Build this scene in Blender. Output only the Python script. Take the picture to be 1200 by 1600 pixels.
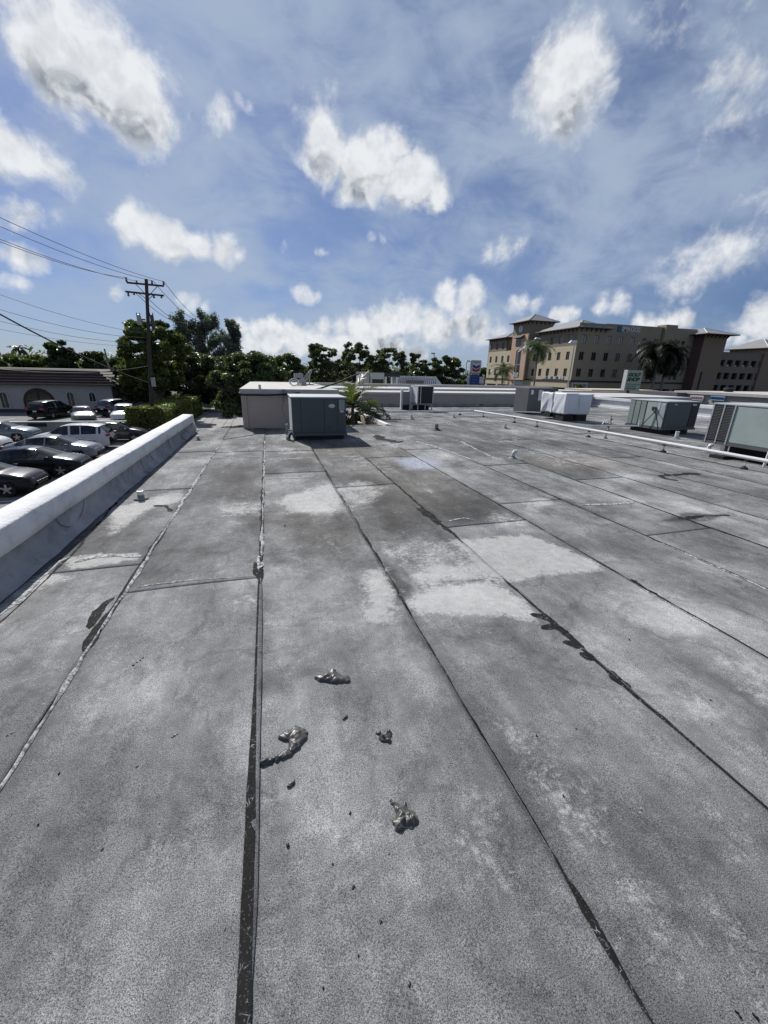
import bpy, bmesh, math, random
import numpy as np
from mathutils import Vector, Matrix
R = math.radians
for o in list(bpy.data.objects): bpy.data.objects.remove(o)
sc = bpy.context.scene
COL = sc.collection
GZ = -3.8                                  # street level, the roof being z = 0

# ------------------------------------------------------------------ camera
EYE = np.array([0., 0., 1.5])
FPX = 625.0
def _cam():
    r = R(1.3); yh = 580 + 184*math.tan(r); p = math.atan((800-yh)*math.cos(r)/FPX); n = FPX/math.tan(p)
    D = np.array([-n*math.sin(r), n*math.cos(r), FPX]); D /= np.linalg.norm(D)
    F = np.array([-184., -220., FPX]); F -= D*(F@D); F /= np.linalg.norm(F)
    return np.array([np.cross(D, F), F, -D])
CAM = _cam()
def ray(x, y): return CAM@np.array([x-600., y-800., FPX])
def at(x, y, z=0.):
    d = ray(x, y); return EYE+d*((z-EYE[2])/d[2])
def atY(x, y, Y):
    d = ray(x, y); return EYE+d*(Y/d[1])
def atX(x, y, X):
    d = ray(x, y); return EYE+d*(X/d[0])
cd = bpy.data.cameras.new('camera'); cam = bpy.data.objects.new('camera', cd); COL.objects.link(cam)
cd.sensor_fit = 'VERTICAL'; cd.sensor_height = 24; cd.lens = FPX/1600*24
cd.clip_start = .05; cd.clip_end = 6000
m4 = Matrix.Identity(4)
for i in range(3):
    m4[i][0] = CAM[i, 0]; m4[i][1] = -CAM[i, 1]; m4[i][2] = -CAM[i, 2]; m4[i][3] = EYE[i]
cam.matrix_world = m4
sc.camera = cam

# ------------------------------------------------------------------ sun, exposure
SEL, SAZ = R(40), R(-17)                    # elevation, azimuth from +Y towards +X
sdir = Vector((math.sin(SAZ)*math.cos(SEL), math.cos(SAZ)*math.cos(SEL), math.sin(SEL)))
sl = bpy.data.lights.new('sun', 'SUN'); so = bpy.data.objects.new('sun', sl); COL.objects.link(so)
sl.energy = 5.0; sl.angle = R(.55); sl.color = (1, .975, .94)
so.rotation_euler = sdir.to_track_quat('Z', 'Y').to_euler()
sc.view_settings.view_transform = 'Standard'; sc.view_settings.look = 'None'
sc.view_settings.exposure = 0.1; sc.view_settings.gamma = 1

# ------------------------------------------------------------------ sky with clouds
W = bpy.data.worlds.new('World'); sc.world = W; W.use_nodes = True
wt = W.node_tree; wt.nodes.clear()
def nd(t, typ, **kw):
    n = t.nodes.new(typ)
    for k, v in kw.items():
        if k == 'inp':
            for a, b in v.items(): n.inputs[a].default_value = b
        else: setattr(n, k, v)
    return n
def mth(t, op, a, b=None, c=None, clamp=False):
    n = t.nodes.new('ShaderNodeMath'); n.operation = op; n.use_clamp = clamp
    for i, v in enumerate((a, b, c)):
        if v is None: continue
        if isinstance(v, (int, float)): n.inputs[i].default_value = v
        else: t.links.new(v, n.inputs[i])
    return n.outputs[0]
def rng(t, v, a, b, c=0., d=1., smooth=True):
    n = t.nodes.new('ShaderNodeMapRange'); n.interpolation_type = 'SMOOTHSTEP' if smooth else 'LINEAR'
    t.links.new(v, n.inputs[0])
    for i, q in enumerate((a, b, c, d)): n.inputs[i+1].default_value = q
    return n.outputs[0]
def mixc(t, f, a, b, blend='MIX'):
    n = t.nodes.new('ShaderNodeMix'); n.data_type = 'RGBA'; n.blend_type = blend; n.clamp_factor = True
    for i, v in ((0, f), (6, a), (7, b)):
        if isinstance(v, (int, float)): n.inputs[i].default_value = v
        elif isinstance(v, tuple): n.inputs[i].default_value = v if len(v) == 4 else (*v, 1)
        else: t.links.new(v, n.inputs[i])
    return n.outputs[2]
def noise(t, vec, scale, detail=4, rough=.55, dist=0., lac=2.):
    n = t.nodes.new('ShaderNodeTexNoise'); n.inputs['Scale'].default_value = scale; n.inputs['Detail'].default_value = detail
    n.inputs['Roughness'].default_value = rough; n.inputs['Distortion'].default_value = dist; n.inputs['Lacunarity'].default_value = lac
    if vec is not None: t.links.new(vec, n.inputs['Vector'])
    return n.outputs[0]
# cumulus: centre and radii in degrees of view, turned by an angle; (cx, cy, rx, ry, turn, strength)
CLOUDS = [(140,105,160,105,30,1.15),(225,165,70,60,40,.9),(30,245,105,45,27,.95),(-60,190,90,60,10,.9),(235,120,45,80,-35,.6),
 (570,258,130,66,22,1.3),(650,292,75,42,20,1.1),(500,212,58,56,40,1.05),(600,225,60,40,15,.95),(275,375,112,38,14,1.0),(215,365,48,32,0,.85),(345,400,46,18,8,.6),
 (885,130,78,85,15,1.0),(890,190,50,48,60,.75),(945,130,40,35,0,.7),(480,465,26,15,0,.7),(303,474,32,17,14,.8),(183,452,17,15,0,.7),
 (590,374,22,15,0,.6),(440,392,14,18,0,.45),(505,395,18,9,25,.4),(345,185,40,50,50,.55),(400,165,40,20,20,.4),(790,388,48,24,-5,.6),
 (480,535,130,36,-4,1.),(600,505,80,44,-8,1.),(430,515,46,24,0,.9),(530,505,50,26,0,.9),(560,545,120,28,0,.9),(715,462,52,34,0,1.0),(660,505,95,36,0,.95),(400,520,50,26,0,.85),(740,520,70,30,0,.8),(820,475,40,24,0,.85),(885,490,30,17,0,.8),(950,478,42,26,0,.75),
 (1035,502,58,20,0,.85),(1110,400,90,50,-15,.62),(1060,440,60,36,-8,.5),(1185,340,70,60,-30,.38),(1190,500,50,45,-15,.85),(1150,540,40,20,0,.8),(40,330,70,26,12,.55),(30,405,52,24,22,.7),(5,440,46,20,8,.6),
 (1060,40,110,60,-15,.30),(1180,130,60,80,30,.2)]
def _nrm(v): return v/np.linalg.norm(v)
BLOBS = []                                   # (unit direction, cosine of radius, strength)
for (cx, cy, rx, ry, tn, s) in CLOUDS:       # an elongated cloud is a row of round puffs
    if rx < ry: rx, ry, tn = ry, rx, tn+90
    c_, s_ = math.cos(R(tn)), math.sin(R(tn)); k = 1 if rx/ry < 1.15 else int(math.ceil((rx/ry-1)*1.6))+1; e = rx-ry
    for i in range(k):
        u = 0 if k == 1 else -1+2*i/(k-1); d = _nrm(ray(cx+e*u*c_, cy+e*u*s_)); q = ry*(1.06-.18*abs(u))
        q = q*math.sqrt(rx/(ry+e)) if k == 1 else q
        d2 = _nrm(ray(cx+e*u*c_-q*s_, cy+e*u*s_+q*c_)); BLOBS.append((d, float(d@d2), s*1.12*(1-.10*abs(u))))
rr = random.Random(4)
for k in range(40):                          # the same kind of sky all round
    az = R(62+k*6.5+rr.uniform(-5, 5)); el = R(rr.choice([5, 7, 9, 14, 24, 38, 55])+rr.uniform(-2, 2))
    d = np.array([math.sin(az)*math.cos(el), math.cos(az)*math.cos(el), math.sin(el)]); BLOBS.append((d, math.cos((.05+.13*math.sin(el))*rr.uniform(.7, 1.4)), rr.uniform(.7, 1.)))
def cloud_mask(t, vin):
    """largest of all puffs, three puffs to a vector"""
    sp_ = nd(t, 'ShaderNodeSeparateXYZ'); t.links.new(vin, sp_.inputs[0]); ax = []
    for i in range(3):
        cb = nd(t, 'ShaderNodeCombineXYZ'); ax.append(cb.outputs[0])
        for j in range(3): t.links.new(sp_.outputs[i], cb.inputs[j])
    acc = None; bl_ = BLOBS+[BLOBS[0]]*(-len(BLOBS) % 3)
    for k in range(0, len(bl_), 3):
        g3 = bl_[k:k+3]; cur = tuple(-s*cr/(1-cr) for d, cr, s in g3)
        for i in range(3):
            n = nd(t, 'ShaderNodeVectorMath', operation='MULTIPLY_ADD'); t.links.new(ax[i], n.inputs[0]); n.inputs[1].default_value = tuple(s/(1-cr)*d[i] for d, cr, s in g3)
            if i == 0: n.inputs[2].default_value = cur
            else: t.links.new(cur, n.inputs[2])
            cur = n.outputs[0]
        if acc is None: acc = cur
        else:
            n = nd(t, 'ShaderNodeVectorMath', operation='MAXIMUM'); t.links.new(acc, n.inputs[0]); t.links.new(cur, n.inputs[1]); acc = n.outputs[0]
    q = nd(t, 'ShaderNodeSeparateXYZ'); t.links.new(acc, q.inputs[0])
    return mth(t, 'MAXIMUM', mth(t, 'SMOOTH_MAX', q.outputs[0], mth(t, 'SMOOTH_MAX', q.outputs[1], q.outputs[2], .2), .2), -1.5)
tc = nd(wt, 'ShaderNodeTexCoord'); dirv = tc.outputs['Generated']
sky = nd(wt, 'ShaderNodeTexSky', sky_type='NISHITA', sun_disc=False, sun_elevation=SEL, sun_rotation=SAZ, altitude=0, air_density=1.0, dust_density=.5, ozone_density=2.2)
warp = nd(wt, 'ShaderNodeTexNoise', inp={'Scale': 7., 'Detail': 3., 'Roughness': .6}); wt.links.new(dirv, warp.inputs['Vector'])
wv_ = nd(wt, 'ShaderNodeVectorMath', operation='MULTIPLY_ADD'); wt.links.new(warp.outputs[1], wv_.inputs[0]); wv_.inputs[1].default_value = (.06,)*3; wt.links.new(dirv, wv_.inputs[2])
wn_ = nd(wt, 'ShaderNodeVectorMath', operation='SUBTRACT'); wt.links.new(wv_.outputs[0], wn_.inputs[0]); wn_.inputs[1].default_value = (.03,)*3
un = nd(wt, 'ShaderNodeVectorMath', operation='NORMALIZE'); wt.links.new(wn_.outputs[0], un.inputs[0])
m0 = cloud_mask(wt, un.outputs[0])
upv = nd(wt, 'ShaderNodeVectorMath', operation='ADD'); wt.links.new(un.outputs[0], upv.inputs[0]); upv.inputs[1].default_value = tuple(np.array(sdir)*.03+np.array([0, 0, .045]))
uu = nd(wt, 'ShaderNodeVectorMath', operation='NORMALIZE'); wt.links.new(upv.outputs[0], uu.inputs[0])
def cone_of(m): return mth(wt, 'SUBTRACT', 1., mth(wt, 'SQRT', mth(wt, 'MAXIMUM', mth(wt, 'SUBTRACT', 1., m), 0.)))
cone = cone_of(m0); base_s = rng(wt, mth(wt, 'SUBTRACT', cone_of(cloud_mask(wt, uu.outputs[0])), cone), -.45, .22)
oN = nd(wt, 'ShaderNodeVectorMath', operation='ADD'); wt.links.new(dirv, oN.inputs[0]); oN.inputs[1].default_value = tuple(np.array(sdir)*.022+np.array([0, 0, .014]))
n1 = noise(wt, dirv, 14., 6, .62, .2); n1b = noise(wt, oN.outputs[0], 14., 3, .62, .2)
n2 = noise(wt, wn_.outputs[0], 30., 3, .6)
den = mth(wt, 'ADD', cone, mth(wt, 'MULTIPLY_ADD', n1, 1.7, -.84))
den = mth(wt, 'ADD', den, mth(wt, 'MULTIPLY_ADD', n2, .55, -.29))
alpha = rng(wt, den, -.02, .72)
thick = rng(wt, mth(wt, 'MULTIPLY_ADD', mth(wt, 'MINIMUM', cone, .55), .3, mth(wt, 'SUBTRACT', den, mth(wt, 'MAXIMUM', mth(wt, 'SUBTRACT', cone, .55), 0.))), .20, 1.35, smooth=False)
lit = rng(wt, mth(wt, 'MULTIPLY', mth(wt, 'SUBTRACT', n1, n1b), 3.0), -.26, .28)
shade = mth(wt, 'ADD', mth(wt, 'MULTIPLY', mth(wt, 'MULTIPLY', mth(wt, 'MULTIPLY_ADD', thick, 1.15, .06), mth(wt, 'MULTIPLY_ADD', base_s, .95, .30)), mth(wt, 'MULTIPLY_ADD', lit, -.85, 1.15)), mth(wt, 'MULTIPLY_ADD', n2, -.9, .45), clamp=True)
ccol = mixc(wt, shade, (11.0, 11.3, 11.7), (3.6, 4.1, 4.8))
# thin high veil
mpv = nd(wt, 'ShaderNodeMapping'); wt.links.new(dirv, mpv.inputs['Vector']); mpv.inputs['Rotation'].default_value = (0, 0, R(35)); mpv.inputs['Scale'].default_value = (1.1, 1.9, 2.4)
v1 = noise(wt, mpv.outputs[0], 1.9, 4, .6, .6)
v2 = noise(wt, mpv.outputs[0], 6., 4, .65, .4)
veil = rng(wt, mth(wt, 'MULTIPLY_ADD', v2, .6, v1), .62, 1.02)
hz = None
for (cx, cy, r_, s_) in ((480, 340, 460, .55), (800, 340, 430, .58), (1120, 230, 280, .42), (640, 120, 240, .2), (250, 480, 400, .28)):   # broad banks of haze
    d = _nrm(ray(cx, cy)); cr = float(d@_nrm(ray(cx, cy+r_)))
    dt = nd(wt, 'ShaderNodeVectorMath', operation='DOT_PRODUCT'); wt.links.new(dirv, dt.inputs[0]); dt.inputs[1].default_value = d
    f = mth(wt, 'MULTIPLY', rng(wt, dt.outputs['Value'], cr, 1.), s_); hz = f if hz is None else mth(wt, 'MAXIMUM', hz, f)
va_ = mth(wt, 'MULTIPLY_ADD', veil, .5, .04); vb_ = mth(wt, 'MULTIPLY', hz, rng(wt, mth(wt, 'MULTIPLY_ADD', v2, .7, v1), .55, 1.05, .35, 1.35))
veil = mth(wt, 'SUBTRACT', mth(wt, 'ADD', va_, vb_), mth(wt, 'MULTIPLY', va_, vb_))
skyc = mixc(wt, 1.0, sky.outputs[0], (.46, .57, .86), 'MULTIPLY')
base = mixc(wt, veil, skyc, (5.3, 6.5, 8.3))
full = mixc(wt, alpha, base, ccol)
bg = nd(wt, 'ShaderNodeBackground'); wt.links.new(full, bg.inputs['Color']); bg.inputs['Strength'].default_value = .07
wo = nd(wt, 'ShaderNodeOutputWorld'); wt.links.new(bg.outputs[0], wo.inputs['Surface'])
W.cycles.sampling_method = 'NONE'
sc.cycles.max_bounces = 4; sc.cycles.diffuse_bounces = 2; sc.cycles.glossy_bounces = 2; sc.cycles.transmission_bounces = 2; sc.cycles.transparent_max_bounces = 4
sc.cycles.use_denoising = True; sc.cycles.denoising_prefilter = 'NONE'
sc.cycles.caustics_reflective = False; sc.cycles.caustics_refractive = False

# ------------------------------------------------------------------ helpers
rnd = random.Random(7); npr = np.random.default_rng(11)
MATS = {}
def principled(name):
    m = bpy.data.materials.new(name); m.use_nodes = True; t = m.node_tree
    return m, t, t.nodes['Principled BSDF']
def pm(name, col, rough=.6, var=.12, scale=4., bump=0., bscale=40., metal=0., spec=.4, detail=5, stretch=None, dirt=0., coat=0.):
    """procedural paint, metal or plaster: a base colour broken up by noise, optional bump and blotchy dirt"""
    if name in MATS: return MATS[name]
    m, t, b = principled(name)
    tc = nd(t, 'ShaderNodeTexCoord'); v = tc.outputs['Object']
    if stretch:
        mp = nd(t, 'ShaderNodeMapping'); t.links.new(v, mp.inputs['Vector']); mp.inputs['Scale'].default_value = stretch; v = mp.outputs[0]
    n = noise(t, v, scale, detail, .6)
    c = mixc(t, rng(t, n, .3, .7, smooth=False), tuple(x*(1-var) for x in col), tuple(min(1, x*(1+var)) for x in col))
    if dirt:
        dn = noise(t, v, scale*.37+.9, 8, .7)
        c = mixc(t, mth(t, 'MULTIPLY', rng(t, dn, .52, .72), dirt), c, tuple(x*.3 for x in col))
    t.links.new(c, b.inputs['Base Color'])
    b.inputs['Roughness'].default_value = rough; b.inputs['Metallic'].default_value = metal
    b.inputs['Specular IOR Level'].default_value = spec
    if coat: b.inputs['Coat Weight'].default_value = coat; b.inputs['Coat Roughness'].default_value = .05
    if bump:
        bn = nd(t, 'ShaderNodeBump', inp={'Strength': bump, 'Distance': .01}); t.links.new(noise(t, tc.outputs['Object'], bscale, 4, .6), bn.inputs['Height'])
        t.links.new(bn.outputs[0], b.inputs['Normal'])
    MATS[name] = m; return m
def origin(o):
    v = Vector((0, 0, 0))
    while o is not None: v += o.location; o = o.parent
    return v
class MB:
    """collects shapes; build() links them as one mesh object"""
    def __init__(s): s.v = []; s.f = []
    def add(s, vs, fs):
        k = len(s.v); s.v += [tuple(map(float, p)) for p in vs]; s.f += [tuple(i+k for i in f) for f in fs]; return s
    def box(s, x0, x1, y0, y1, z0, z1):
        return s.add([(x0,y0,z0),(x1,y0,z0),(x1,y1,z0),(x0,y1,z0),(x0,y0,z1),(x1,y0,z1),(x1,y1,z1),(x0,y1,z1)],
                     [(3,2,1,0),(4,5,6,7),(0,1,5,4),(1,2,6,5),(2,3,7,6),(3,0,4,7)])
    def frustum(s, b, z0, t, z1):
        (a0,a1,b0,b1), (c0,c1,d0,d1) = b, t
        return s.add([(a0,b0,z0),(a1,b0,z0),(a1,b1,z0),(a0,b1,z0),(c0,d0,z1),(c1,d0,z1),(c1,d1,z1),(c0,d1,z1)],
                     [(3,2,1,0),(4,5,6,7),(0,1,5,4),(1,2,6,5),(2,3,7,6),(3,0,4,7)])
    def poly(s, pts): return s.add(pts, [tuple(range(len(pts)))])
    def prism(s, pts, off):
        n = len(pts); off = np.array(off, float); a = [np.array(p, float) for p in pts]
        return s.add(a+[p+off for p in a], [tuple(range(n))[::-1], tuple(range(n, 2*n))]+[(i, (i+1)%n, n+(i+1)%n, n+i) for i in range(n)])
    def tube(s, pts, r, n=8, cap=True):
        P = [Vector(p) for p in pts]; rs = r if hasattr(r, '__len__') else [r]*len(P)
        k = len(s.v); up = None
        for i, p in enumerate(P):
            d = (P[min(i+1, len(P)-1)]-P[max(i-1, 0)]).normalized()
            if up is None: up = Vector((0, 0, 1)) if abs(d.z) < .9 else Vector((1, 0, 0))
            x = d.cross(up).normalized(); y = x.cross(d); up = y
            for j in range(n):
                q = p+(x*math.cos(2*math.pi*j/n)+y*math.sin(2*math.pi*j/n))*rs[i]; s.v.append(tuple(q))
        for i in range(len(P)-1):
            for j in range(n):
                s.f.append((k+i*n+j, k+i*n+(j+1)%n, k+(i+1)*n+(j+1)%n, k+(i+1)*n+j))
        if cap: s.f.append(tuple(k+j for j in range(n))[::-1]); s.f.append(tuple(k+(len(P)-1)*n+j for j in range(n)))
        return s
    def lathe(s, c, prof, n=16):
        c = np.array(c, float); k = len(s.v)
        for (r, z) in prof:
            for j in range(n): s.v.append((c[0]+r*math.cos(2*math.pi*j/n), c[1]+r*math.sin(2*math.pi*j/n), c[2]+z))
        for i in range(len(prof)-1):
            for j in range(n): s.f.append((k+i*n+j, k+i*n+(j+1)%n, k+(i+1)*n+(j+1)%n, k+(i+1)*n+j))
        s.f.append(tuple(k+j for j in range(n))[::-1]); s.f.append(tuple(k+(len(prof)-1)*n+j for j in range(n))); return s
    def wall(s, P, U, V, N, w, h, holes, depth=.15):
        """flat wall from corner P along U (w) and V (h) with rectangular holes (u0,u1,v0,v1) whose reveals go in by depth against N"""
        P, U, V, N = (np.array(a, float) for a in (P, U, V, N))
        us = sorted({0., w, *[a for q in holes for a in q[:2]]}); vs = sorted({0., h, *[a for q in holes for a in q[2:]]})
        pt = lambda u, v, d=0: P+U*u+V*v-N*d
        for a, b in zip(us, us[1:]):
            for c, d in zip(vs, vs[1:]):
                mu, mv = (a+b)/2, (c+d)/2
                if any(q[0] < mu < q[1] and q[2] < mv < q[3] for q in holes): continue
                s.poly([pt(a,c), pt(b,c), pt(b,d), pt(a,d)])
        for (a, b, c, d) in holes:
            q = [(a,c),(b,c),(b,d),(a,d)]
            for i in range(4):
                e, f = q[i], q[(i+1)%4]; s.poly([pt(*e), pt(*f), pt(*f, depth), pt(*e, depth)])
        return s
    def build(s, name, mat, parent=None, world=True, smooth=False, bevel=0.):
        me = bpy.data.meshes.new(name)
        vs = s.v
        if parent is not None and world:
            o = origin(parent); vs = [(a-o.x, b-o.y, c-o.z) for a, b, c in vs]
        me.from_pydata(vs, [], s.f); me.update()
        bm = bmesh.new(); bm.from_mesh(me); bmesh.ops.recalc_face_normals(bm, faces=bm.faces[:]); bm.to_mesh(me); bm.free()
        if mat: me.materials.append(mat)
        if smooth: me.polygons.foreach_set('use_smooth', [True]*len(me.polygons))
        ob = bpy.data.objects.new(name, me); COL.objects.link(ob); ob.parent = parent
        if bevel:
            md = ob.modifiers.new('bevel', 'BEVEL'); md.width = bevel; md.segments = 2; md.limit_method = 'ANGLE'
        return ob
    def each(s, name, mat, parent=None, **kw):
        """like build(), but every separate piece becomes an object of its own"""
        p = list(range(len(s.v)))
        def find(i):
            while p[i] != i: p[i] = p[p[i]]; i = p[i]
            return i
        for f in s.f:
            for i in f[1:]: p[find(i)] = find(f[0])
        comp = {}
        for f in s.f: comp.setdefault(find(f[0]), []).append(f)
        out = []
        for fs_ in comp.values():
            used = sorted({i for f in fs_ for i in f}); mp = {q: k for k, q in enumerate(used)}
            out.append(MB().add([s.v[q] for q in used], [tuple(mp[q] for q in f) for f in fs_]).build(name, mat, parent, **kw))
        return out
def np_mesh(name, V, F, mat, parent=None, smooth=False):
    """V (n,3), F (m,k) arrays, local coordinates"""
    me = bpy.data.meshes.new(name); V = np.asarray(V, np.float32); F = np.asarray(F, np.int32)
    me.vertices.add(len(V)); me.vertices.foreach_set('co', V.ravel())
    me.loops.add(F.size); me.loops.foreach_set('vertex_index', F.ravel())
    me.polygons.add(len(F)); me.polygons.foreach_set('loop_start', np.arange(len(F), dtype=np.int32)*F.shape[1])
    me.update(calc_edges=True)
    if smooth: me.polygons.foreach_set('use_smooth', np.ones(len(F), bool))
    if mat: me.materials.append(mat)
    ob = bpy.data.objects.new(name, me); COL.objects.link(ob); ob.parent = parent; return ob
def tag(o, label, cat, group=None):
    o['label'] = label; o['category'] = cat
    if group: o['group'] = group
    return o
def thing(name, label, cat, loc=(0, 0, 0), rz=0, group=None):
    o = bpy.data.objects.new(name, None); COL.objects.link(o); o.location = Vector([float(a) for a in loc]); o.rotation_euler = (0, 0, rz)
    o.empty_display_size = .2
    return tag(o, label, cat, group)
def struct(o): o['kind'] = 'structure'; return o
def copy_tree(o, parent=None):
    c = o.copy(); COL.objects.link(c); c.parent = parent
    for ch in list(o.children): copy_tree(ch, c)
    return c
def text_obj(name, txt, size, mat, parent, loc, xdir, zdir, extrude=.02, align='LEFT', shear=0., bold=0., fit=None):
    cu = bpy.data.curves.new(name, 'FONT'); cu.body = txt; cu.size = size; cu.extrude = extrude; cu.align_x = align; cu.shear = shear; cu.offset = bold; cu.resolution_u = 3
    tmp = bpy.data.objects.new('tmp', cu); COL.objects.link(tmp)
    me = bpy.data.meshes.new_from_object(tmp.evaluated_get(bpy.context.evaluated_depsgraph_get())); bpy.data.objects.remove(tmp)
    me.materials.clear(); me.materials.append(mat)
    if fit:
        xs = [v.co.x for v in me.vertices]; wd = max(xs)-min(xs); k = fit/wd; mn = min(xs)
        for v in me.vertices: v.co.x = (v.co.x-mn)*k
    ob = bpy.data.objects.new(name, me); COL.objects.link(ob); ob.parent = parent
    x = Vector(xdir).normalized(); z = Vector(zdir).normalized(); n = x.cross(z)
    o = origin(parent) if parent else Vector()
    ob.matrix_local = Matrix(((x.x, z.x, n.x, loc[0]-o.x), (x.y, z.y, n.y, loc[1]-o.y), (x.z, z.z, n.z, loc[2]-o.z), (0, 0, 0, 1)))
    return ob
def pix(pts, z=0.): return [at(x, y, z) for x, y in pts]

# ------------------------------------------------------------------ the flat roof underfoot
SEAM = [-1.92, -1.085, -.165, .785, 1.66, 2.63, 3.56, 4.48]
while SEAM[-1] < 17: SEAM.append(SEAM[-1]+.935)
SEAM[-1] = 17.8
# worn pale areas and dark stains, outlines read off the roof (photo pixels dropped on to the roof plane): outline, edge softness, amount
PALE = [([(438,800),(445,775),(520,757),(536,765),(537,800),(480,808)],.10,1.),([(520,760),(560,750),(605,762),(590,778),(545,800),(538,780)],.12,.75),
 ([(700,848),(815,834),(880,858),(952,890),(860,900),(800,911),(750,890)],.05,1.05),([(645,892),(690,880),(745,878),(775,897),(735,908),(660,917)],.06,.9),
 ([(632,948),(680,915),(765,906),(805,930),(835,968),(800,965),(720,958),(660,962)],.06,1.1),([(566,892),(604,886),(638,965),(620,972),(572,968)],.08,1.),
 ([(574,846),(700,842),(815,834),(952,890),(800,911),(655,918),(610,880)],.04,.5),([(770,808),(815,808),(822,822),(770,826)],.1,.7),
 ([(808,782),(850,777),(880,790),(830,800)],.1,.8),([(335,790),(412,783),(412,808),(345,808)],.12,.7),([(340,700),(352,692),(372,708),(345,714)],.2,.7),([(385,696),(408,696),(410,708),(386,708)],.2,.6),
 ([(425,698),(470,700),(486,708),(430,712)],.2,.7),([(470,690),(560,706),(640,735),(600,745),(520,720)],.35,.5),
 ([(740,1090),(830,1120),(960,1270),(1080,1450),(1010,1480),(880,1330),(790,1180)],.2,.58),([(1120,1030),(1200,1015),(1200,1110),(1150,1080)],.14,.85),
 ([(650,1230),(760,1230),(880,1400),(860,1560),(720,1400)],.2,.48),([(1050,1200),(1200,1330),(1200,1420),(1090,1290)],.2,.5),([(1080,1400),(1200,1520),(1200,1600),(1120,1600)],.15,.6),
 ([(380,925),(412,930),(410,955),(360,945)],.08,.75),([(100,875),(150,866),(222,868),(215,878),(150,886),(110,888)],.04,1.15),
 ([(180,792),(225,780),(270,770),(290,772),(285,785),(235,795),(205,815),(175,835),(168,820)],.06,.95),([(0,935),(60,895),(100,890),(110,900),(40,940),(0,985)],.07,.85),
 ([(240,770),(290,765),(292,785),(250,790)],.08,.7),([(640,712),(700,706),(760,722),(700,732)],.3,.4),([(560,690),(660,690),(640,706),(580,706)],.3,.5),
 ([(780,700),(900,700),(960,730),(860,735)],.4,.5),([(950,740),(1100,770),(1060,800),(940,770)],.4,.35),([(1100,750),(1200,770),(1200,800),(1140,790)],.4,.4),
 ([(600,660),(700,664),(690,680),(590,676)],.5,.45),([(760,670),(860,690),(800,700),(740,688)],.5,.45),([(480,650),(560,690),(545,700),(460,690)],.3,.3),
 ([(905,725),(990,735),(930,755),(880,745)],.4,.4),([(500,845),(520,900),(560,1000),(520,1010),(470,930)],.15,.25),([(140,1010),(240,930),(260,960),(160,1050)],.1,.3),
 ([(0,1440),(120,1380),(200,1450),(100,1600),(0,1600)],.1,.35),([(300,1480),(370,1480),(370,1600),(290,1600)],.06,.4),([(520,1380),(640,1300),(700,1420),(600,1560)],.12,.25)]
DARK = [([(520,735),(640,750),(720,800),(700,835),(600,845),(540,790)],.3,.5),([(410,810),(470,805),(560,880),(470,900),(415,880)],.25,.45),([(180,840),(300,800),(400,810),(395,870),(200,900)],.3,.3),([(700,735),(850,745),(1000,800),(950,830),(800,790)],.5,.4),([(1000,760),(1200,800),(1200,830),(1050,790)],.4,.4),([(555,745),(610,760),(690,835),(580,850),(565,810)],.25,.7),([(420,805),(550,800),(575,850),(560,890),(430,860)],.25,.6),
 ([(640,768),(760,762),(795,805),(700,822)],.08,.55),([(690,965),(790,960),(800,1000),(740,1015),(695,1000)],.16,.6),([(330,722),(410,716),(412,782),(325,785)],.2,.55),
 ([(415,720),(488,718),(500,745),(415,747)],.05,.45),([(600,880),(650,915),(635,945),(600,905)],.06,.9),([(900,810),(1200,840),(1200,880),(960,830)],.3,.45),
 ([(470,690),(575,690),(580,700),(500,712)],.4,.5),([(420,700),(560,745),(520,760),(430,745)],.3,.4),([(180,1000),(290,930),(300,1000),(220,1080)],.2,.35),
 ([(0,1250),(150,1150),(260,1250),(160,1380),(40,1400)],.25,.25),([(620,1000),(700,960),(770,1010),(720,1040)],.2,.3),([(740,690),(900,720),(960,760),(840,760)],.5,.45),
 ([(960,780),(1200,830),(1200,850),(1000,800)],.4,.35),([(800,1000),(930,1010),(1060,1130),(960,1150)],.3,.25),([(640,660),(900,690),(1200,760),(1180,775),(900,705),(640,672)],.6,.5),
 ([(300,850),(400,855),(400,900),(300,905)],.2,.25),([(1030,815),(1070,800),(1140,805),(1100,815)],.04,.9),([(760,905),(772,905),(800,945),(790,948)],.02,.7),
 ([(600,852),(612,852),(650,910),(640,915)],.02,.55),([(650,914),(765,900),(766,906),(655,920)],.02,.6)]
BROWN = [([(830,716),(930,714),(990,726),(930,734),(860,730)],.3,1.),([(560,700),(640,705),(700,760),(640,790),(560,740)],.5,.55),([(420,745),(520,800),(560,860),(430,830)],.5,.3),([(440,695),(580,690),(600,712),(480,715)],.4,.5)]
BLUE = [([(612,720),(650,714),(690,722),(680,732),(640,734)],.08,1.)]
def sdf(px, py, poly):
    """signed distance to a polygon, negative inside"""
    P = np.array([p[:2] for p in poly]); best = np.full(px.shape, 1e9); ins = np.zeros(px.shape, bool)
    for i in range(len(P)):
        a, b = P[i], P[(i+1) % len(P)]; e = b-a
        t = np.clip(((px-a[0])*e[0]+(py-a[1])*e[1])/(e@e+1e-12), 0, 1)
        best = np.minimum(best, np.hypot(px-a[0]-t*e[0], py-a[1]-t*e[1]))
        c = (a[1] > py) != (b[1] > py)
        with np.errstate(divide='ignore', invalid='ignore'): xx = (b[0]-a[0])*(py-a[1])/(b[1]-a[1]+1e-12)+a[0]
        ins ^= c & (px < xx)
    return np.where(ins, -best, best)
_lay = [[(pix(p), s, a) for p, s, a in L] for L in (PALE, DARK, BROWN, BLUE)]
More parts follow.
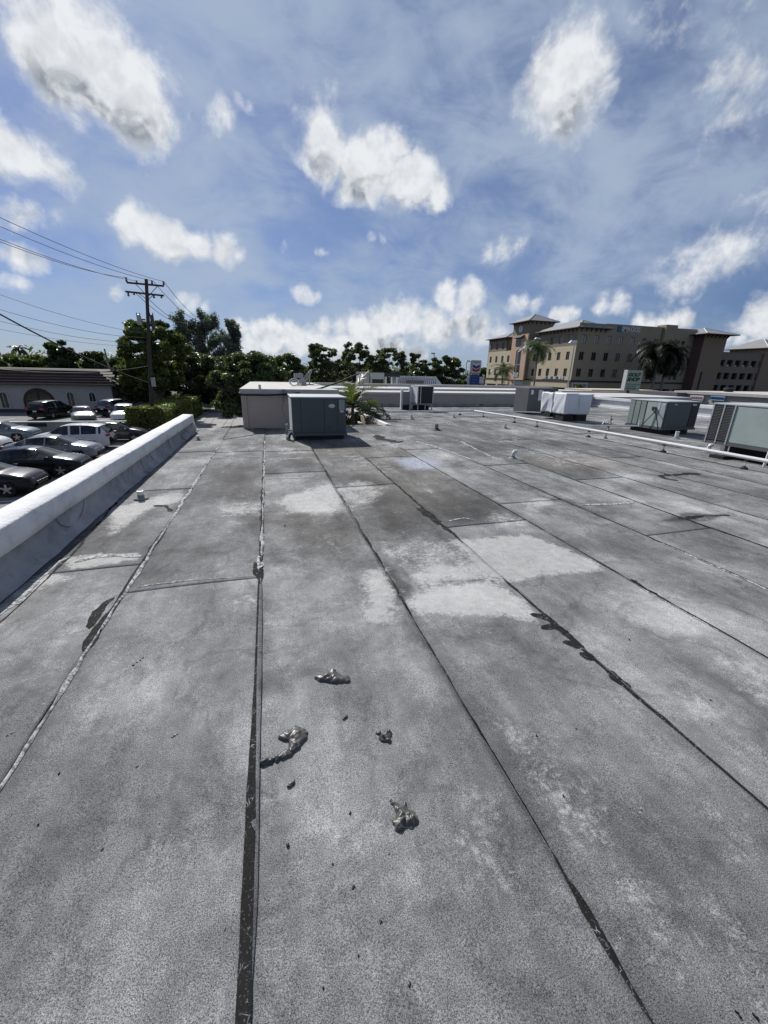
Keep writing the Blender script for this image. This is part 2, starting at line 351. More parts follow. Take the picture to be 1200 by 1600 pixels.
def masks(x, y):
    out = []
    for L in _lay:
        m = np.zeros(x.shape)
        for poly, s, a in L:
            q = np.array(poly); mg = s*4
            box = (x > q[:, 0].min()-mg) & (x < q[:, 0].max()+mg) & (y > q[:, 1].min()-mg) & (y < q[:, 1].max()+mg)
            if not box.any(): continue
            xb_, yb_ = x[box], y[box]; wa_ = min(.09, s*.7)
            d = sdf(xb_+vnoise(xb_, yb_, 3.1, 51)*wa_*2+vnoise(xb_, yb_, 11., 53)*wa_, yb_+vnoise(xb_, yb_, 3.3, 52)*wa_*2+vnoise(xb_, yb_, 12., 54)*wa_, poly); v = np.clip(.5-d/(3.6*s), 0, 1); v = v*v*(3-2*v)*a*(1.3 if L is _lay[1] else 1.)
            m[box] = np.maximum(m[box], v)
        out.append(m)
    return out
def roof_material(pale=0.):
    m, t, b = principled('mineral_cap_sheet')
    tc = nd(t, 'ShaderNodeTexCoord'); v = tc.outputs['Object']
    at_ = nd(t, 'ShaderNodeAttribute', attribute_name='wear'); sp = nd(t, 'ShaderNodeSeparateColor'); t.links.new(at_.outputs['Color'], sp.inputs[0])
    al = nd(t, 'ShaderNodeAttribute', attribute_name='tone')
    g1 = noise(t, v, 270., 2, .75); g2 = noise(t, v, 620., 1, .5)
    gr = mth(t, 'ADD', mth(t, 'MULTIPLY', g1, .65), mth(t, 'MULTIPLY', g2, .5))      # about .3 .. .85
    mid = noise(t, v, 14., 6, .65); mac = noise(t, v, 1.3, 7, .62, .3)
    ms = nd(t, 'ShaderNodeMapping'); t.links.new(v, ms.inputs['Vector']); ms.inputs['Scale'].default_value = (2.2, .55, 1)
    stk = noise(t, ms.outputs[0], 1.6, 7, .65)
    val = rng(t, gr, .42, .75, .025, .55, smooth=False)
    tone = mth(t, 'MULTIPLY', rng(t, mac, .3, .7, .50, 1.36, smooth=False), rng(t, stk, .3, .7, .60, 1.30, smooth=False))
    tone = mth(t, 'MULTIPLY', tone, rng(t, noise(t, v, .45, 6, .6, .5), .36, .64, .62, 1.2, smooth=False))
    tone = mth(t, 'MULTIPLY', tone, rng(t, mid, .25, .75, .82, 1.18, smooth=False))
    ring = rng(t, mth(t, 'ABSOLUTE', mth(t, 'SUBTRACT', noise(t, v, 1.1, 4, .55, .4), .5)), .0, .022, .80, 1.)
    tone = mth(t, 'MULTIPLY', mth(t, 'MULTIPLY', tone, ring), al.outputs['Fac'])
    val = mth(t, 'MULTIPLY', val, tone)
    brk = mth(t, 'ADD', mth(t, 'ADD', mth(t, 'MULTIPLY', mth(t, 'SUBTRACT', noise(t, v, 6., 8, .75), .5), 2.4), mth(t, 'MULTIPLY', mth(t, 'SUBTRACT', noise(t, v, 38., 4, .7), .5), 1.7)), mth(t, 'MULTIPLY', mth(t, 'SUBTRACT', gr, .58), .75))
    wh = rng(t, mth(t, 'ADD', mth(t, 'MULTIPLY', sp.outputs[0], 1.15), mth(t, 'MULTIPLY', brk, mth(t, 'MINIMUM', mth(t, 'MULTIPLY', sp.outputs[0], 2.2), 1.))), .34, 1.02)
    loose = mth(t, 'MULTIPLY', rng(t, mth(t, 'MULTIPLY_ADD', brk, .35, mth(t, 'MULTIPLY_ADD', stk, .5, mth(t, 'MULTIPLY', mac, .5))), .56, .78), .62)
    wh = mth(t, 'MAXIMUM', wh, loose)
    dk = rng(t, mth(t, 'MULTIPLY_ADD', brk, .5, sp.outputs[1]), .15, .95)
    loss = mth(t, 'MULTIPLY', rng(t, noise(t, v, 3.4, 8, .75), .60, .70), .55)
    val = mth(t, 'MULTIPLY', val, mth(t, 'MULTIPLY_ADD', loss, -.75, 1.))
    grey = nd(t, 'ShaderNodeCombineColor'); 
    t.links.new(mth(t, 'MULTIPLY', val, 1.0), grey.inputs[0]); t.links.new(mth(t, 'MULTIPLY', val, 1.0), grey.inputs[1]); t.links.new(mth(t, 'MULTIPLY', val, .985), grey.inputs[2])
    c = mixc(t, mth(t, 'MULTIPLY', dk, .74), grey.outputs[0], (.03, .029, .026))
    c = mixc(t, mth(t, 'MULTIPLY', sp.outputs[2], .36), c, (.20, .165, .105))
    wv = rng(t, gr, .38, .8, .25, .84, smooth=False)
    wv = mth(t, 'MULTIPLY', wv, mth(t, 'MULTIPLY', rng(t, mid, .25, .75, .78, 1.12, smooth=False), rng(t, mac, .3, .7, .8, 1.1, smooth=False)))
    wc = nd(t, 'ShaderNodeCombineColor')
    for i in range(3): t.links.new(mth(t, 'MULTIPLY', wv, (1.0, .985, .945)[i]), wc.inputs[i])
    c = mixc(t, mth(t, 'MULTIPLY', wh, .82), c, wc.outputs[0])
    c = mixc(t, mth(t, 'MULTIPLY', at_.outputs['Alpha'], rng(t, mid, .3, .6, .3, .8)), c, (.40, .43, .52))
    t.links.new(c, b.inputs['Base Color']); b.inputs['Roughness'].default_value = .88; b.inputs['Specular IOR Level'].default_value = .25
    bn = nd(t, 'ShaderNodeBump', inp={'Strength': .55, 'Distance': .004}); t.links.new(gr, bn.inputs['Height']); t.links.new(bn.outputs[0], b.inputs['Normal'])
    return m
ROOFM = roof_material()
def vnoise(x, y, f, seed):
    """cheap smooth value noise"""
    g = np.random.default_rng(seed).random((128, 128)); X, Y = x*f, y*f; xi, yi = np.floor(X).astype(int), np.floor(Y).astype(int)
    u, v = X-xi, Y-yi; u, v = u*u*(3-2*u), v*v*(3-2*v); G = lambda i, j: g[i % 128, j % 128]
    return (G(xi, yi)*(1-u)+G(xi+1, yi)*u)*(1-v)+(G(xi, yi+1)*(1-u)+G(xi+1, yi+1)*u)*v-.5
bl = pm('stucco_cream', (.55, .51, .46), .85, .07, 3., .25, 60)
roof = MB()
roof.box(-2.1, 17.8, -8, 11.9, GZ, -.03).box(3.4, 17.8, 11.9, 19.6, GZ, -.03).box(2.1, 3.4, 17.6, 19.6, GZ, -.03)
roof = struct(roof.build('roof', pm('roof_deck', (.12, .12, .12), .9)))
def yline(y0, y1):
    ys = [y0]
    while ys[-1] < y1: ys.append(ys[-1]+max(.022, .011*abs(ys[-1])+.012))
    ys[-1] = y1; return np.array(ys)
def strip_z(i, X, Y):
    x0, x1 = SEAM[i], SEAM[i+1]+.022
    return (X-x0)/(x1-x0)*.010+(vnoise(X+i*7, Y, 1.4, 9)*.012+vnoise(X, Y+i*5, 4., 3)*.004)*np.minimum(1, (Y+2)/3)
def roof_z(X, Y):
    z = np.zeros_like(X)
    for i in range(len(SEAM)-1):
        m = (X >= SEAM[i]-.001) & (X <= SEAM[i+1]+.023)
        if m.any(): z = np.where(m, np.maximum(z, strip_z(i, X, Y)), z)
    return z
def lap_strip(i, y0, y1, tone):
    x0, x1 = SEAM[i], SEAM[i+1]+.022
    nx = 26 if x0 < 5.5 else 12
    xs = np.linspace(x0, x1, nx); ys = yline(y0, y1); X, Y = np.meshgrid(xs, ys, indexing='ij')
    X = X+np.where((np.arange(nx) == nx-1)[:, None], vnoise(Y*0+i*3.1, Y, 2.3, 5)*.03, 0)
    Z = (X-x0)/(x1-x0)*.010+(vnoise(X+i*7, Y, 1.4, 9)*.012+vnoise(X, Y+i*5, 4., 3)*.004)*np.minimum(1, (Y+2)/3)
    n, k = X.shape
    V = np.stack([X, Y, Z], -1).reshape(-1, 3); id_ = np.arange(n*k).reshape(n, k)
    F = np.stack([id_[:-1, :-1], id_[1:, :-1], id_[1:, 1:], id_[:-1, 1:]], -1).reshape(-1, 4)
    # turned-down right edge and near edge
    e = len(V); V = np.concatenate([V, V[id_[-1]]-[0, 0, .02], V[id_[:, 0]]-[0, 0, .014]]); a = np.arange(e, e+k); bb = np.arange(e+k, e+k+n)
    F = np.concatenate([F, np.stack([id_[-1, :-1], a[:-1], a[1:], id_[-1, 1:]], -1), np.stack([id_[:-1, 0], bb[:-1], bb[1:], id_[1:, 0]], -1)])
    ob = np_mesh('roofing_strip', V, F, ROOFM, roof, smooth=False)
    w = masks(V[:, 0], V[:, 1])
    at_ = ob.data.attributes.new('wear', 'FLOAT_COLOR', 'POINT'); at_.data.foreach_set('color', np.stack(w, -1).astype(np.float32).ravel())
    # grime gathers along the laps
    tl = tone*(1-.16*np.exp(-((V[:, 0]-x0)/.07)**2))*(1+.10*vnoise(V[:, 0]*2, V[:, 1], .8, 21))
    at2 = ob.data.attributes.new('tone', 'FLOAT', 'POINT'); at2.data.foreach_set('value', tl.astype(np.float32))
    return ob
CUT = {0: [3.3, 5.6, 8.3], 1: [2.86, 8.2], 2: [6.25, 8.1], 3: [5.3, 8.3], 4: [3.55, 7.2], 5: [4.15, 7.9], 6: [2.9, 6.2], 7: [5.0]}
ENDY = lambda i: 11.9 if SEAM[i] < 3.4 else 19.55
for i in range(len(SEAM)-1):
    cuts = [-.6 if SEAM[i] < 3 else -2.5]+CUT.get(i, [4+((i*37) % 10)*.8])+[ENDY(i)]
    for a, b in zip(cuts, cuts[1:]):
        lap_strip(i, a, b, rnd.uniform(.82, 1.16)*(1.05 if a < 2 else .80))
fs = struct  # far strip of roof beside the light well
tarm = None
def tar_material():
    m, t, b = principled('bitumen'); tc = nd(t, 'ShaderNodeTexCoord'); v = tc.outputs['Object']
    vo = nd(t, 'ShaderNodeTexVoronoi', feature='DISTANCE_TO_EDGE', inp={'Scale': 46., 'Randomness': 1.}); t.links.new(v, vo.inputs['Vector'])
    n = noise(t, v, 30., 5, .65)
    crack = mth(t, 'MULTIPLY', rng(t, vo.outputs['Distance'], .0, .05, 1., 0.), rng(t, n, .52, .66))
    c = mixc(t, n, (.008, .008, .008), (.03, .029, .028)); c = mixc(t, crack, c, (.38, .38, .38))
    c = mixc(t, mth(t, 'MULTIPLY', rng(t, noise(t, v, 160., 2, .6), .60, .72), .35), c, (.25, .25, .25))
    t.links.new(c, b.inputs['Base Color']); b.inputs['Roughness'].default_value = .85; b.inputs['Specular IOR Level'].default_value = .08
    bn = nd(t, 'ShaderNodeBump', inp={'Strength': .5, 'Distance': .004}); t.links.new(n, bn.inputs['Height']); t.links.new(bn.outputs[0], b.inputs['Normal']); return m
TAR = tar_material()
def sealant_material():
    m, t, b = principled('chalky_sealant'); tc = nd(t, 'ShaderNodeTexCoord'); v = tc.outputs['Object']
    n = noise(t, v, 34., 8, .75); c = mixc(t, rng(t, n, .42, .6), (.11, .11, .112), (.52, .52, .51))
    t.links.new(c, b.inputs['Base Color']); b.inputs['Roughness'].default_value = .9; return m
SEALM = sealant_material()
def ribbon(name, pts, w, mat, z=.0135, rough=.35, step=.03, world=False):
    """thin uneven strip laid on the roof along photo points; w: widths in metres at the points"""
    P = np.array([p[:2] for p in (pts if world else pix(pts))]); ws = np.array(w if hasattr(w, '__len__') else [w]*len(P), float)
    L = np.r_[0, np.cumsum(np.hypot(*np.diff(P, axis=0).T))]; n = max(4, int(L[-1]/step)); s = np.linspace(0, L[-1], n)
    x, y = np.interp(s, L, P[:, 0]), np.interp(s, L, P[:, 1]); ww = np.interp(s, L, ws)
    dx, dy = np.gradient(x), np.gradient(y); q = np.hypot(dx, dy)+1e-9; nx, ny = -dy/q, dx/q
    o_ = npr.uniform(0, 90); jl = 1+rough*(3.4*vnoise(s*9+o_, s*0+1, 1., 41)+npr.normal(0, .25, n)); jr = 1+rough*(3.4*vnoise(s*9+o_, s*0+5, 1., 43)+npr.normal(0, .25, n)); jl[0] = jr[0] = jl[-1] = jr[-1] = .15
    a = np.clip(ww*.5*jl, .0005, None); b = np.clip(ww*.5*jr, .0005, None); dz = (z-.0110)
    T = np.stack([x+nx*a, y+ny*a, roof_z(x+nx*a, y+ny*a)+dz], -1); M_ = np.stack([x, y, roof_z(x, y)+dz+.001], -1); B = np.stack([x-nx*b, y-ny*b, roof_z(x-nx*b, y-ny*b)+dz], -1)
    V = np.concatenate([T, M_, B]); i = np.arange(n-1)
    F = np.concatenate([np.stack([i, i+1, i+1+n, i+n], -1), np.stack([i+n, i+n+1, i+1+2*n, i+2*n], -1)])[:, ::-1]
    return np_mesh(name, V, F, mat, roof)
# bare bitumen and chalky sealant lines on the laps
def seam(name, i, ys, w, mat, dx=0., **kw):
    """ribbon along lap i; ys are photo rows turned into distances along the lap"""
    X = SEAM[i]+.022
    def Yat(py):
        lo, hi = -200., 1500.
        for _ in range(40):
            mid = (lo+hi)/2; p = at(mid, py)
            if p[0] < X: lo = mid
            else: hi = mid
        return at((lo+hi)/2, py)[1]
    return ribbon(name, [(X+dx, Yat(y)) for y in ys], w, mat, world=True, **kw)
seam('tar_line', 2, [905, 1000, 1060, 1100, 1180, 1260, 1340, 1440, 1600, 1800], [.012,.010,.012,.016,.026,.034,.036,.036,.038,.04], TAR, dx=-.018, rough=.07)
seam('tar_line', 2, [690, 740, 800, 860, 905], [.02,.02,.025,.02,.03], TAR, dx=-.012, rough=.7)
ribbon('tar_line', [(398,880),(404,900),(407,915)], [.02,.06,.01], TAR)
seam('tar_line', 3, [1330, 1365, 1420, 1470, 1540, 1600, 1700], [.004,.016,.030,.026,.022,.006,.004], TAR, dx=-.004, rough=.25)
seam('tar_line', 3, [700, 760, 828, 895, 955, 1065, 1165, 1260, 1335], [.03,.03,.032,.03,.016,.010,.010,.010,.007], TAR, dx=.002, rough=.4)
seam('tar_line', 4, [905, 955, 1003, 1050, 1090, 1155, 1256, 1350], [.02,.035,.05,.05,.03,.014,.010,.01], TAR, dx=-.01, rough=.3)
for q in ([(828,962),(845,966),(866,975)],[(845,984),(868,982),(888,992)],[(878,1005),(898,1012),(912,1010)],[(905,1022),(918,1030),(932,1030)],[(955,1048),(965,1062),(985,1075)]):
    ribbon('tar_drip', q, [.03,.06,.04], TAR, rough=.35, step=.012)
seam('tar_line', 4, [715, 770, 797, 832, 850], [.02,.03,.06,.05,.02], TAR, rough=.5)
ribbon('tar_line', [(650,795),(668,806),(690,822)], .07, TAR, rough=.5)
seam('tar_line', 5, [700, 740, 772, 806, 830], [.02,.025,.03,.03,.02], TAR, rough=.45)
seam('tar_line', 5, [835, 885, 918, 940, 985, 1040, 1100], [.016,.018,.022,.03,.014,.012,.01], TAR, rough=.45)
seam('sealant_line', 5, [915, 940, 965, 995], [.01,.014,.012,.006], SEALM, dx=-.02, z=.0140, rough=.5)
seam('tar_line', 6, [720, 770, 805, 835, 865, 900, 960], [.02,.025,.03,.034,.03,.028,.02], TAR, rough=.4)
seam('sealant_line', 6, [850, 870, 900, 930], [.01,.02,.022,.012], SEALM, dx=-.022, z=.0140, rough=.5)
seam('tar_line', 7, [720, 760, 800, 840, 880, 930], [.02,.03,.05,.055,.045,.03], TAR, rough=.4)
for i in range(8, 14): seam('tar_line', i, [690, 720, 760, 800, 850], [.02,.022,.024,.022,.02], TAR, rough=.5)
for q, w in (([(985,905),(1005,920),(1030,932)],.04),([(1030,744),(1070,740),(1098,741)],.10),([(1030,744),(1045,750),(1060,752)],.08),([(590,680),(600,688),(626,692)],.22),([(1060,812),(1100,806),(1140,806)],.05)):
    ribbon('tar_line', q, w, TAR, rough=.5)
seam('sealant_line', 1, [684, 735, 772, 815, 872, 925, 985, 1060, 1110, 1210, 1300], [.02,.02,.04,.014,.018,.02,.008,.016,.012,.008,.006], SEALM, z=.0140, rough=.55)
seam('tar_line', 1, [830, 850, 880, 950, 990, 1020], [.01,.02,.006,.02,.05,.02], TAR, dx=-.02, rough=.6)
seam('sealant_line', 2, [690, 740, 800, 870], [.02,.022,.014,.03], SEALM, z=.0140, rough=.55)
for q, w in (([(404,870),(407,882),(404,892)],[.02,.07,.02]),([(0,962),(40,925),(90,880),(110,870)],[.06,.05,.03,.02]),([(115,880),(150,872),(190,869),(222,871)],[.03,.06,.06,.03]),([(215,918),(240,914),(300,909),(400,902)],[.014,.016,.008,.006]),
             ([(416,719),(450,718),(490,716)],.06),([(340,716),(412,714)],.03),([(416,749),(500,747)],.02),([(700,815),(725,810),(740,813)],.02),([(905,790),(960,788),(990,786)],.04),([(650,690),(700,705),(735,718)],.07),([(720,690),(780,720)],.05),([(460,690),(420,683),(400,680)],.03)):
    ribbon('sealant_line', q, w, SEALM, z=.0140, rough=.55)
for q, w in (([(0,975),(60,918),(120,858),(190,775),(240,728),(285,688)],[.012,.014,.02,.03,.02,.02]),([(140,985),(165,945),(180,935)],[.03,.05,.02]),([(240,790),(258,792),(268,800)],[.02,.06,.03])):
    ribbon('tar_line', q, w, TAR, rough=.7, z=.0130)

# ------------------------------------------------------------------ parapets and walls on the roof
WHITE = pm('white_elastomeric', (.72, .72, .71), .85, .12, 5., 1., 34, dirt=.35, detail=8)
FLASH = pm('grey_flashing', (.33, .33, .33), .85, .3, 3.0, .8, 22, dirt=.85, detail=9)
def swept(name, prof, y0, y1, mat, parent, n=90, wob=.006, seed=1):
    """profile (x, z) swept along Y with slight unevenness"""
    k = len(prof); ys = np.linspace(y0, y1, n); V = []
    for j, (x, z) in enumerate(prof):
        V.append(np.stack([x+vnoise(ys+j*9, ys*0+seed, 1.6, seed)*wob*2+vnoise(ys+j*2, ys*0+seed, 7., seed+5)*wob*.8, ys, z+vnoise(ys+j*5, ys*0+3, 1.1, seed+2)*wob*2+vnoise(ys+j*3, ys*0+3, 6., seed+7)*wob*.8], -1))
    V = np.stack(V, 1).reshape(-1, 3); id_ = np.arange(n*k).reshape(n, k)
    F = np.stack([id_[:-1, :-1], id_[:-1, 1:], id_[1:, 1:], id_[1:, :-1]], -1).reshape(-1, 4)
    ob = np_mesh(name, V, F, mat, parent, smooth=False)
    bm = bmesh.new(); bm.from_mesh(ob.data); bm.verts.ensure_lookup_table()
    bm.faces.new([bm.verts[i] for i in id_[0]]); bm.faces.new([bm.verts[i] for i in id_[-1]])
    bmesh.ops.recalc_face_normals(bm, faces=bm.faces[:]); bm.to_mesh(ob.data); bm.free(); return ob
pw = thing('parapet_wall', 'long low white painted parapet along the left roof edge above the car park', 'parapet')
swept('coping', [(-1.90,.235),(-1.868,.238),(-1.866,.30),(-1.868,.405),(-1.880,.418),(-2.0,.424),(-2.10,.426),(-2.135,.41),(-2.14,.2),(-2.0,.19)], -2.5, 11.35, WHITE, pw, 260, .0045, 3)
fl = swept('flashing', [(-1.80,.012),(-1.845,.03),(-1.885,.09),(-1.895,.235),(-2.0,.24),(-2.10,.2),(-2.1,-.02),(-1.82,-.02)], -2.5, 11.55, FLASH, pw, 260, .009, 8)
PATCHM = pm('flashing_lap', (.42, .43, .45), .85, .15, 6, .3, 20, dirt=.4)
for y in (4.3, 5.9, 6.8, 7.4, 8.1, 8.7, 9.3, 9.9, 10.5):
    w = rnd.uniform(.25, .6); a = np.linspace(0, math.pi, 9)
    pts = [(-1.893+.006*math.sin(t)-.004, y-w/2*math.cos(t), .235-.17*math.sin(t)) for t in a]
    mb = MB().tube([(p[0]+.012, p[1], p[2]) for p in pts], .007, 5); mb.build('lap_edge', PATCHM, pw)
mb = MB().box(-2.1, -2.07, -8, 11.9, GZ, .2); mb.build('outer_face', bl, pw)

PINK = pm('beige_stucco', (.52, .425, .36), .88, .05, 2.0, .3, 50)
PALEC = pm('pale_coping', (.50, .48, .44), .85, .1, 3, .2, 30, dirt=.3)
bx_ = thing('raised_wall', 'raised pinkish beige stucco wall block behind the large dark rooftop unit', 'wall', (-.7, 11.72, 0))
MB().box(-.70, 1.92, 11.72, 19.5, GZ, .93).build('wall_body', PINK, bx_)
MB().box(-.74, 1.96, 11.68, 19.54, .93, .955).box(-.72, 1.94, 11.70, 19.52, .955, 1.045).build('coping', PALEC, bx_)
MB().tube([(-.2, 11.9, 1.04), (-.2, 11.9, 1.15)], .035, 8).build('vent_stub', PALEC, bx_)
MB().tube([(-.58, 11.69, .93), (-.58, 11.69, 0)], .02, 6).build('corner_trim', PINK, bx_)
# light well between the raised block and the main roof
lw = thing('light_well', 'white edged open light well with tan inner wall beside the big unit', 'light well', (2.7, 14, 0))
MB().box(3.40, 3.52, 11.95, 17.6, -.6, .05).build('curb', WHITE, lw)
MB().box(3.30, 3.395, 11.95, 17.6, GZ, .0).build('inner_wall', pm('tan_wall', (.36, .30, .25), .9, .08), lw)
MB().box(2.15, 3.3, 11.9, 11.95, -.3, .03).build('front_lip', PALEC, lw)
MB().box(3.54, 3.60, 11.95, 17.9, .0, .03).build('edge_metal', pm('galv', (.5, .51, .52), .45, .1, 5, metal=.6), lw)
MB().box(3.15, 3.22, 12.0, 17.6, -.25, -.2).build('pipe_rail', WHITE, lw)
FARW = pm('far_wall_beige', (.42, .385, .34), .9, .06, 1.5, .2, 40, dirt=.2)
fw = thing('far_parapet', 'low beige parapet wall with pale coping across the far edge of the roof', 'parapet', (10, 19.6, 0))
MB().box(2.1, 17.8, 19.6, 19.85, GZ, .56).build('wall_body', FARW, fw)
MB().box(2.06, 17.84, 19.56, 19.89, .56, .66).build('coping', PALEC, fw)
MB().box(2.1, 17.8, 19.55, 19.598, -.02, .12).build('base_flashing', FLASH, fw)
rp = thing('right_parapet', 'low white parapet with bright coping along the right edge of the roof', 'parapet', (17.9, 8, 0))
MB().box(17.8, 18.0, -6, 19.55, GZ, .42).build('wall_body', pm('pale_grey_wall', (.52, .53, .55), .85, .12, 1.2, .2, 30, dirt=.3), rp)
MB().box(17.72, 18.06, -6, 19.56, .42, .54).build('coping', WHITE, rp)
MB().box(17.6, 17.798, -6, 19.5, -.02, .10).build('base_flashing', WHITE, rp)

# neighbouring flat roofs behind the far parapet
nb = thing('neighbour_roof', 'pale flat roof of the next building beyond the far parapet', 'building', (12, 27, GZ))
MB().box(-.9, 26, 20.2, 34, GZ, .50).build('wall_body', pm('pale_roof', (.50, .49, .47), .9, .16, .5, dirt=.35, detail=8), nb)
MB().box(-1.0, 26.1, 34, 34.4, GZ, .72).build('back_parapet', PALEC, nb)
MB().box(2.0, 26.1, 26.0, 26.2, .45, .62).build('divider_curb', PALEC, nb)
CORR = pm('corrugated_white', (.55, .56, .57), .6, .12, 6)
mb = MB()
p0, p1 = atY(613, 605, 42), atY(685, 605, 42); n = 22
for i in range(n):
    a = p0[0]+(p1[0]-p0[0])*i/n; b = p0[0]+(p1[0]-p0[0])*(i+.55)/n
    mb.frustum((a, b, 41.9, 42.6), .2, (a, b, 42.5, 42.6), 1.35)
sr = thing('screen_roof', 'pale ribbed metal screen on the roof behind the small black unit', 'screen', (p0[0], 42, .2))
mb.build('rib_panel', CORR, sr)
MB().frustum((p0[0]-.2, p1[0]+.9, 42.0, 44), GZ, (p0[0]-.2, p1[0]+.9, 42.0, 44), .2).build('base', PALEC, sr)
MB().add([(p0[0], 42.2, .2), (p1[0]+.8, 42.2, .2), (p1[0]-.1, 42.55, 1.3), (p0[0], 42.55, 1.3)], [(0,1,2,3)]).build('backing', CORR, sr)
MB().box(p0[0]+1.2, p1[0]-2., 41.2, 41.85, .5, .95).build('lower_cabinet', pm('mid_grey_metal', (.12, .12, .125), .6), sr)

# ------------------------------------------------------------------ rooftop units
GREY_D = pm('unit_grey_green', (.078, .094, .097), .55, .07, 2.0, .05, 30, dirt=.3)
GREY_L = pm('unit_pale_green', (.36, .42, .39), .55, .08, 2.0, .05, 30, dirt=.25)
BLACK = pm('black_rubber', (.015, .015, .016), .7, .2)
COIL = pm('black_coil', (.02, .02, .021), .55, .3, 60, .3, 80)
GALV = MATS['galv']; PVC = pm('white_pvc', (.66, .66, .65), .5, .06, 6, dirt=.15)
PAPER = pm('faded_label', (.55, .57, .58), .7, .15, 30)
LEAD = pm('lead_grey', (.22, .22, .225), .7, .15)
def louvres(par, axis, fixed, a0, a1, z0, z1, n, out, mat, name='louvre'):
    mb = MB()
    for i in range(n):
        z = z0+(z1-z0)*(i+.25)/n; h = (z1-z0)/n*.5
        if axis == 'X': mb.box(min(fixed, fixed+out), max(fixed, fixed+out), a0, a1, z, z+h)
        else: mb.box(a0, a1, min(fixed, fixed+out), max(fixed, fixed+out), z, z+h)
    return mb.build(name, mat, par)
# 1: the big one in front of the raised wall
ux0, ux1, uy0, uy1, uz0, uz1 = .50, 1.735, 9.5, 10.75, .13, .975
u = thing('package_unit', 'big dark grey boxed rooftop air conditioner standing before the beige wall', 'air conditioner', (1.1, 10.1, 0))
MB().box(ux0, ux1, uy0, uy1, uz0, uz1-.03).build('casing', GREY_D, u, bevel=.008)
MB().box(ux0-.025, ux1+.025, uy0-.025, uy1+.025, uz1-.03, uz1).build('lid', pm('unit_lid', (.45, .47, .47), .5, .08), u, bevel=.006)
for a, b in ((ux0+.015, ux0+.19), (ux0+.2, ux0+.72), (ux0+.73, ux0+1.03), (ux0+1.04, ux1-.015)):
    MB().box(a, b, uy0-.012, uy0+.004, uz0+.05, uz1-.045).build('access_panel', GREY_D, u, bevel=.004)
MB().box(ux0-.02, ux1+.02, uy0-.02, uy1+.02, uz0-.03, uz0+.03).build('base_rail', pm('base_rail', (.10, .105, .11), .6, dirt=.6), u)
MB().box(ux0+.05, ux1-.05, uy0+.05, uy1-.05, -.02, uz0-.03).build('curb', BLACK, u)
MB().box(ux0-.012, ux0+.004, uy0+.02, uy0+.3, uz0+.04, uz1-.05).box(ux0-.012, ux0+.004, uy0+.33, uy1-.03, uz0+.04, uz1-.05).each('side_panel', pm('side_sunlit', (.5, .51, .5), .6, .12, 12, dirt=.5), u)  # pale colour stands in for sunlight on the left side
MB().box(ux1-.165, ux1-.035, uy0-.016, uy0-.006, uz0+.56, uz1-.06).build('rating_label', pm('rating_label', (.30, .34, .33), .7, .25, 45), u)
MB().box(ux1-.145, ux1-.06, uy0-.016, uy0-.006, uz0+.50, uz0+.55).build('small_label', PAPER, u)
MB().prism([(ux0+.90+.075*math.cos(t), uy0-.0165, uz1-.2+.045*math.sin(t)) for t in np.linspace(0, 2*math.pi, 14)[:-1]], (0, .01, 0)).build('maker_badge', PAPER, u)
MB().tube([(ux0-.13, uy0+.12, 0), (ux0-.13, uy0+.12, .36)], .032, 8).tube([(ux0-.13, uy0+.12, .22), (ux0+.0, uy0+.12, .22)], .022, 8).build('drain_pipe', pm('drain_grey', (.26, .27, .27), .6), u)
MB().tube([(ux0, uy0+.2, .14), (ux0-.06, uy0+.08, .13), (ux0-.1, uy0-.02, .06), (ux0-.08, uy0-.1, .01)], .025, 8).build('trap', BLACK, u)
MB().tube([(ux0-.01, uy0+.15, .17), (ux0-.07, uy0+.13, .16), (ux0-.13, uy0+.03, .07)], .036, 8).build('insulated_elbow', PVC, u)
MB().tube([(ux0-.10, uy1+.9, 1.0), (ux0-.10, uy1+.9, .75), (ux0-.16, uy1+.6, .5), (ux0-.05, uy1+.2, .3)], .012, 6).build('conduit', LEAD, u)
MB().box(ux0-.12, ux0-.04, uy1+.86, uy1+.94, .82, 1.05).build('junction_box', LEAD, u)
# 2: small black condenser on a stand before the far parapet
u = thing('condenser_unit', 'small black louvred condenser on a stand in front of the far parapet', 'air conditioner', (6.2, 15.7, 0))
q0, q1 = at(652, 631, .3), at(676, 631, .3); X0, X1, Y0 = q0[0], q1[0], q0[1]; zt = atY(660, 603, Y0)[2]
MB().box(X0, X1, Y0, Y0+.85, .32, zt-.03).build('casing', COIL, u)
MB().box(X0-.02, X1+.02, Y0-.02, Y0+.87, zt-.03, zt).build('lid', pm('unit_lid', (.45, .47, .47)), u)
for x in (X0, X0+.13, X1-.02): MB().box(x-.012, x+.022, Y0-.015, Y0+.01, .3, zt-.03).build('corner_post', GALV, u)
MB().box(X0-.015, X0+.01, Y0+.0, Y0+.86, .3, zt-.03).build('side_panel', PAPER, u)
louvres(u, 'Y', Y0, X0+.17, X1-.04, .36, zt-.06, 14, -.012, pm('coil_fin', (.03, .03, .031), .5))
MB().box(X0-.03, X1+.03, Y0-.03, Y0+.9, .26, .32).build('base_frame', LEAD, u)
for x in (X0+.02, (X0+X1)/2, X1-.05):
    for y in (Y0+.02, Y0+.8): MB().box(x, x+.035, y, y+.035, 0, .26).build('leg', GALV, u)
MB().box(X0+.05, X1-.1, Y0+.2, Y0+.7, .0, .2).build('pad', BLACK, u)
b0 = at(626, 640, 0); 
u = thing('disconnect_post', 'white painted post with grey switch box left of the small black condenser', 'post', (b0[0], b0[1], 0))
MB().box(b0[0], b0[0]+.10, b0[1], b0[1]+.12, 0, .86).box(b0[0]+.38, b0[0]+.62, b0[1], b0[1]+.12, 0, .98).each('post_body', WHITE, u)
